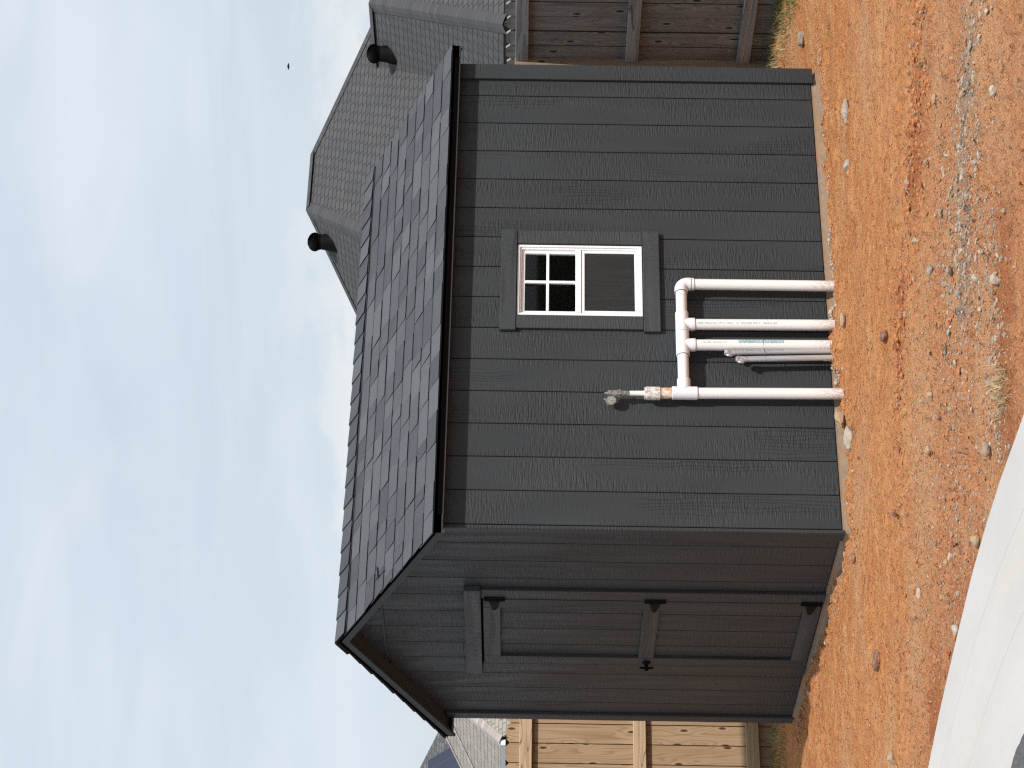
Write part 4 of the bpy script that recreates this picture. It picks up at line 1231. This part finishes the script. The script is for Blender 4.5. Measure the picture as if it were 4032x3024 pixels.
rock(2.10, -.81, .140, .085, .060, 'rk_pale', 'largest pale flat stone, alone on orange dirt in front of the right siding', seed=1, rotz=-YAW + .1)
rock(1.77, -.765, .078, .06, .042, 'rk_pale', 'small pale stone on dirt to the left of the largest flat stone', seed=2)
rock(1.70, -.79, .045, .04, .030, 'rk_tan', 'tiny tan stone touching the small pale stone', seed=3)
rock(.62, -.085, .155, .062, .062, 'rk_tan', 'tan broken brick leaning on the slab left of the pipes', seed=4, rotz=.35, angular=1.0, tilt=.2, name='brick_fragment', cat='brick')
rock(.42, -.21, .165, .10, .062, 'rk_pale', 'grey pink slab of stone lying beside the tan broken brick', seed=5, rotz=-YAW - .1, angular=.9, sink=.2)
rock(.315, -1.345, .062, .058, .052, 'rk_brown', 'dark brown rounded rock alone on dirt below the pipes', seed=6)
rock(1.10, -.29, .10, .042, .038, 'rk_tan', 'narrow tan shard on dirt in front of the second white pipe', seed=7, rotz=-YAW + .3, angular=1)
rock(-.87, -.285, .118, .062, .052, 'rk_brown', 'brown pointed rock on dirt in front of the door', seed=8, angular=1, rotz=-YAW - .08)
rock(-1.47, -.51, .072, .075, .062, 'rk_tan', 'crumbly pale orange rock at the far left edge of the picture', seed=9, angular=.4)
rock(-1.015, -1.31, .058, .045, .026, 'rk_white', 'white flat stone left of the brown pointed rock towards the pavement', seed=10)
rock(-1.49, -1.93, .055, .05, .034, 'rk_white', 'white lumpy stone next to the pavement edge near the left', seed=11)
rock(-1.20, -2.88, .062, .055, .040, 'rk_grey', 'grey cracked stone near the pavement beside the dry grass tuft', seed=12, angular=.9)
rock(-.733, -3.324, .050, .048, .042, 'rk_white', 'round whitish stone nearest the bottom of the dirt', seed=13, angular=.3)
rock(-.273, -2.69, .048, .044, .030, 'rk_grey', 'grey stone, right one of a pair above the gravel strip', seed=14)
rock(-.076, -2.44, .050, .04, .030, 'rk_grey', 'grey stone farther from the pavement than its pair', seed=15)
rock(-.63, -1.90, .052, .05, .040, 'rk_tan', 'tan pointed stone left of the gravel strip', seed=16, angular=1)
rock(-.453, -2.05, .055, .05, .030, 'rk_tan', 'flat tan stone casting a dark shadow amid pale dirt', seed=17)
rock(-.154, -3.71, .042, .04, .030, 'rk_white', 'whitish pebble at the right among small stones', seed=18, angular=.3)
rock(.211, -3.33, .046, .03, .022, 'rk_pale', 'pale long pebble on smooth orange dirt at the lower right', seed=19, angular=.3)
rock(-1.37, -2.47, .056, .052, .044, 'rk_tan', 'knobbly orange rock beside the pavement edge', seed=20, angular=.3)
rock(-1.40, -3.50, .06, .06, .036, 'rk_pale', 'pale stone against the pavement at the bottom of the picture', seed=21)
rock(-.527, -1.145, .040, .036, .030, 'rk_brown', 'little dark rock on the sandy dirt left of the siding corner', seed=22)
rock(-.19, -.05, .055, .05, .040, 'rk_brown', 'striped brown stone in front of the left end of the slab corner', seed=23)
rock(3.50, .22, .11, .05, .05, 'rk_grey', 'grey concrete rubble past the right corner of the shed', seed=24, angular=1)
rock(.593, -2.75, .052, .04, .024, 'rk_tan', 'tan crumb of stone on smooth dirt at the right', seed=25)

# ------------------------------------------------------------------ gravel and crumbs (uncountable)
def scatter(name, n, sampler, size, mats, weights, sub=1, flat=.62, sink=.3, smooth=True):
    V0, F0 = ico(sub); Vs, Fs, Ms = [], [], []; b = 0
    xy = sampler(n); z = ground_h(xy[:, 0], xy[:, 1])
    for i in range(len(xy)):
        s = size(); v = V0 * (1 + nrs.uniform(-.28, .28, (len(V0), 1)))
        v = v * np.array([s * nrs.uniform(.8, 1.5), s, s * flat * nrs.uniform(.7, 1.25)])
        a = nrs.uniform(0, 6.28); ca, sa = math.cos(a), math.sin(a)
        v = np.stack([v[:, 0] * ca - v[:, 1] * sa, v[:, 0] * sa + v[:, 1] * ca, v[:, 2]], 1)
        Vs.append(v + np.array([xy[i, 0], xy[i, 1], z[i] + s * flat * (.9 - 2 * sink) * .5])); Fs.append(F0 + b); b += len(V0)
        Ms.append(np.full(len(F0), nrs.choice(len(mats), p=weights)))
    ob = np_mesh(name, np.concatenate(Vs), np.concatenate(Fs), [M[m] for m in mats], smooth, np.concatenate(Ms))
    return ob


ca_, sa_ = math.cos(YAW), math.sin(YAW)


def ab(a, b): return np.stack([a * ca_ + b * sa_, -a * sa_ + b * ca_], 1)   # camera-aligned ground axes -> world


def keep(xy): return xy[(xy[:, 0] > walk_edge(xy[:, 1]) + .02) & ~((xy[:, 0] > -.05) & (xy[:, 1] > -.05) & (xy[:, 0] < 3.1))]


def W2ab(x, y): return x * ca_ - y * sa_, x * sa_ + y * ca_


def bands(n):
    out = []
    for (p, q, w, fr_) in GRAVEL:
        k = int(n * fr_); t_ = nrs.uniform(-.15, 1.15, k)
        out.append(np.stack([p[0] + (q[0] - p[0]) * t_ + nrs.normal(0, w * .8, k), p[1] + (q[1] - p[1]) * t_ + nrs.normal(0, w * .8, k)], 1))
    return keep(np.concatenate(out))


def front_strip(n):
    a = nrs.uniform(-1.6, 3.4, n); b = -1.35 - np.abs(nrs.normal(0, 1.1, n)); return keep(ab(a, b))


def all_dirt(n):
    a = nrs.uniform(-2.4, 3.6, n); b = nrs.uniform(-4.2, .9, n); return keep(ab(a, b))


def slab_edge(n):
    k = n * 3 // 5
    s = np.stack([nrs.uniform(-.1, 3.3, k), -.05 - np.abs(nrs.normal(0, .07, k))], 1)
    f = np.stack([-.05 - np.abs(nrs.normal(0, .07, n - k)), nrs.uniform(-.1, 2.6, n - k)], 1)
    return np.concatenate([s, f])


ln = lambda lo, sg, hi: (lambda: float(min(hi, lo * math.exp(abs(nrs.normal(0, sg))))))
tag(scatter('gravel', 6800, bands, ln(.0030, .64, .018), ['rk_grey', 'rk_white', 'rk_pale', 'rk_tan', 'rk_brown', 'rk_rust'], [.38, .10, .20, .18, .10, .04], sink=.42, smooth=False), 'grey and white gravel spread in strips over the near dirt', 'gravel', kind='stuff')
tag(scatter('gravel', 7000, front_strip, ln(.0021, .6, .011), ['rk_tan', 'rk_white', 'rk_pale', 'rk_brown', 'rk_rust', 'rk_grey'], [.36, .06, .2, .18, .12, .08], sink=.42, smooth=False), 'small mixed pebbles and grit over the near reddish dirt', 'pebbles', kind='stuff')
tag(scatter('soil_crumbs', 15000, all_dirt, ln(.0023, .50, .012), ['clod', 'rk_rust', 'rk_tan', 'rk_brown'], [.72, .08, .12, .08], flat=.6, sink=.42, smooth=False), 'loose crumbs of red clay across the bare ground', 'soil', kind='stuff')
tag(scatter('soil_crumbs', 2600, slab_edge, ln(.0032, .6, .016), ['clod', 'rk_tan', 'rk_pale', 'rk_white'], [.72, .14, .10, .04], flat=.7, sink=.4, smooth=False), 'broken clay and mortar bits along the foot of the slab', 'soil', kind='stuff')


def clod_rows(n):
    k = n // 2
    a = np.concatenate([nrs.normal(1.9, .38, k), nrs.normal(1.0, .3, n // 4), nrs.normal(-.2, .5, n - k - n // 4)])
    b = np.concatenate([nrs.normal(-1.62, .11, k), nrs.normal(-1.36, .07, n // 4), nrs.normal(-2.5, .3, n - k - n // 4)])
    return keep(ab(a, b))


tag(scatter('soil_crumbs', 900, clod_rows, ln(.0055, .5, .02), ['clod', 'rk_brown', 'rk_rust', 'rk_tan'], [.55, .22, .13, .10], sub=2, flat=.7, sink=.36, smooth=False), 'dark clods of clay turned up in rows on the right of the dirt', 'soil', kind='stuff')


def mortar(n):
    x = np.concatenate([nrs.uniform(1.24, 1.45, n // 2), nrs.uniform(.86, .94, n // 4), nrs.uniform(1.55, 2.0, n - n // 2 - n // 4)])
    return np.stack([x, -.035 - np.abs(nrs.normal(0, .010, n))], 1)


tag(scatter('mortar_bits', 130, mortar, ln(.006, .45, .016), ['rk_white', 'rk_pale', 'rk_grey'], [.6, .3, .1], sub=2, flat=.9, sink=0), 'whitish mortar droppings on the slab edge between the pipes', 'mortar', kind='stuff')


# ------------------------------------------------------------------ grass
def blades(name, pts, hgt, mat, curl=.6, wid=.0022, greenf=None, parent=None):
    Vs, Fs, Cs = [], [], []; b = 0
    z = ground_h(pts[:, 0], pts[:, 1]); Sg = 4
    for i in range(len(pts)):
        h = hgt * nrs.uniform(.5, 1.35); a = nrs.uniform(0, 6.28); cu = nrs.uniform(.2, 1) * curl; a2 = a + nrs.uniform(-.9, .9)
        c = greenf(pts[i]) if greenf else nrs.uniform(0, 1)
        p = np.array([pts[i, 0], pts[i, 1], z[i] - .004]); th = nrs.uniform(0, .5)
        w = wid * nrs.uniform(.6, 1.3); sd_ = np.array([-math.sin(a), math.cos(a), 0]) * w
        for k in range(Sg + 1):
            f = 1 - k / Sg * .85
            Vs.append(p - sd_ * f); Vs.append(p + sd_ * f)
            th += cu * 2.2 / Sg; aa = a + (a2 - a) * k / Sg
            p = p + np.array([math.cos(aa) * math.sin(th), math.sin(aa) * math.sin(th), math.cos(th)]) * h / Sg
        Fs += [(b + 2 * k, b + 2 * k + 1, b + 2 * k + 3, b + 2 * k + 2) for k in range(Sg)]; b += 2 * (Sg + 1)
        Cs += [c] * (2 * (Sg + 1))
    ob = np_mesh(name, np.array(Vs), np.array(Fs), [M[mat]], True)
    at_ = ob.data.attributes.new('blade', 'FLOAT', 'POINT'); at_.data.foreach_set('value', np.array(Cs, np.float32))
    return ob


n = 8200
x = 4.17 - np.abs(nrs.beta(1.05, 1.5, n)) * .52; y = nrs.uniform(-1.7, 1.9, n)
ok = x > 3.70 + .10 * vnoise(y * 5, y * 0 + .5, 21) + .12 * (y < -.1)
pt = np.stack([x, y], 1)[ok]
tag(blades('grass', pt, .062, 'grass', .95, .0020, lambda p: float(np.clip(nrs.normal(.12 + .58 * sstep(.25, .75, p[1]) + .18 * sstep(4.0, 3.8, p[0]), .20), 0, 1))), 'green to straw coloured grass along the foot of the weathered fence', 'grass', kind='stuff')
n = 7000
y = 4.30 - np.abs(nrs.beta(1.05, 1.3, n)) * .95; x = nrs.uniform(-.9, 1.9, n)
tag(blades('grass', np.stack([x, y], 1), .060, 'grass', .95, .0021, lambda p: float(np.clip(nrs.normal(.42 + .16 * sstep(4.2, 3.6, p[1]), .17), 0, 1))), 'yellowing grass along the foot of the fresh pine fence', 'grass', kind='stuff')


def tuft(x, y, r, n_, h, lab):
    p = np.stack([x + np.clip(nrs.normal(0, r * .45, n_), -r * .7, r * .7), y + np.clip(nrs.normal(0, r * .45, n_), -r * .7, r * .7)], 1)
    return tag(blades('grass_tuft', p, h, 'straw', 1.25, .0013), lab, 'grass tuft')


tuft(-1.13, -3.20, .12, 260, .085, 'dry straw grass tuft on dirt near the pavement')
tuft(3.05, -.42, .045, 90, .05, 'small wiry dead weed on dirt below the right corner of the shed')
pt = [(-.93, -2.42), (-.97, -2.475), (-1.0, -2.53)]
tw = MB().tube([(a, b, gz(a, b) + .006) for a, b in [(-.86, -2.28), (-.93, -2.40), (-1.0, -2.50)]], [.002, .0028, .0018], 7).build('twig', M['twig'])
tag(tw, 'thin brown twig lying on red dirt left of the dry grass tuft', 'twig')

# ------------------------------------------------------------------ bird
bc = Vector((33.63, 36.27, 8.30)); rv, uv_, fv = rt, Vector((0, 0, 1)), fw0
m = MB(); pts = [bc + rv * a for a in (-.10, -.06, 0, .06, .095)]
m.tube(pts, [.004, .022, .030, .022, .003], 10)
for s_ in (-1, 1):
    m.add([bc + rv * .03, bc - rv * .03, bc - rv * .06 + uv_ * .02 * s_ + fv * .11 * s_, bc - rv * .02 + uv_ * .035 + fv * .12 * s_], [(0, 1, 2, 3), (3, 2, 1, 0)])
tag(m.build('bird', M['bird']), 'small dark bird flying high in the open sky', 'bird')
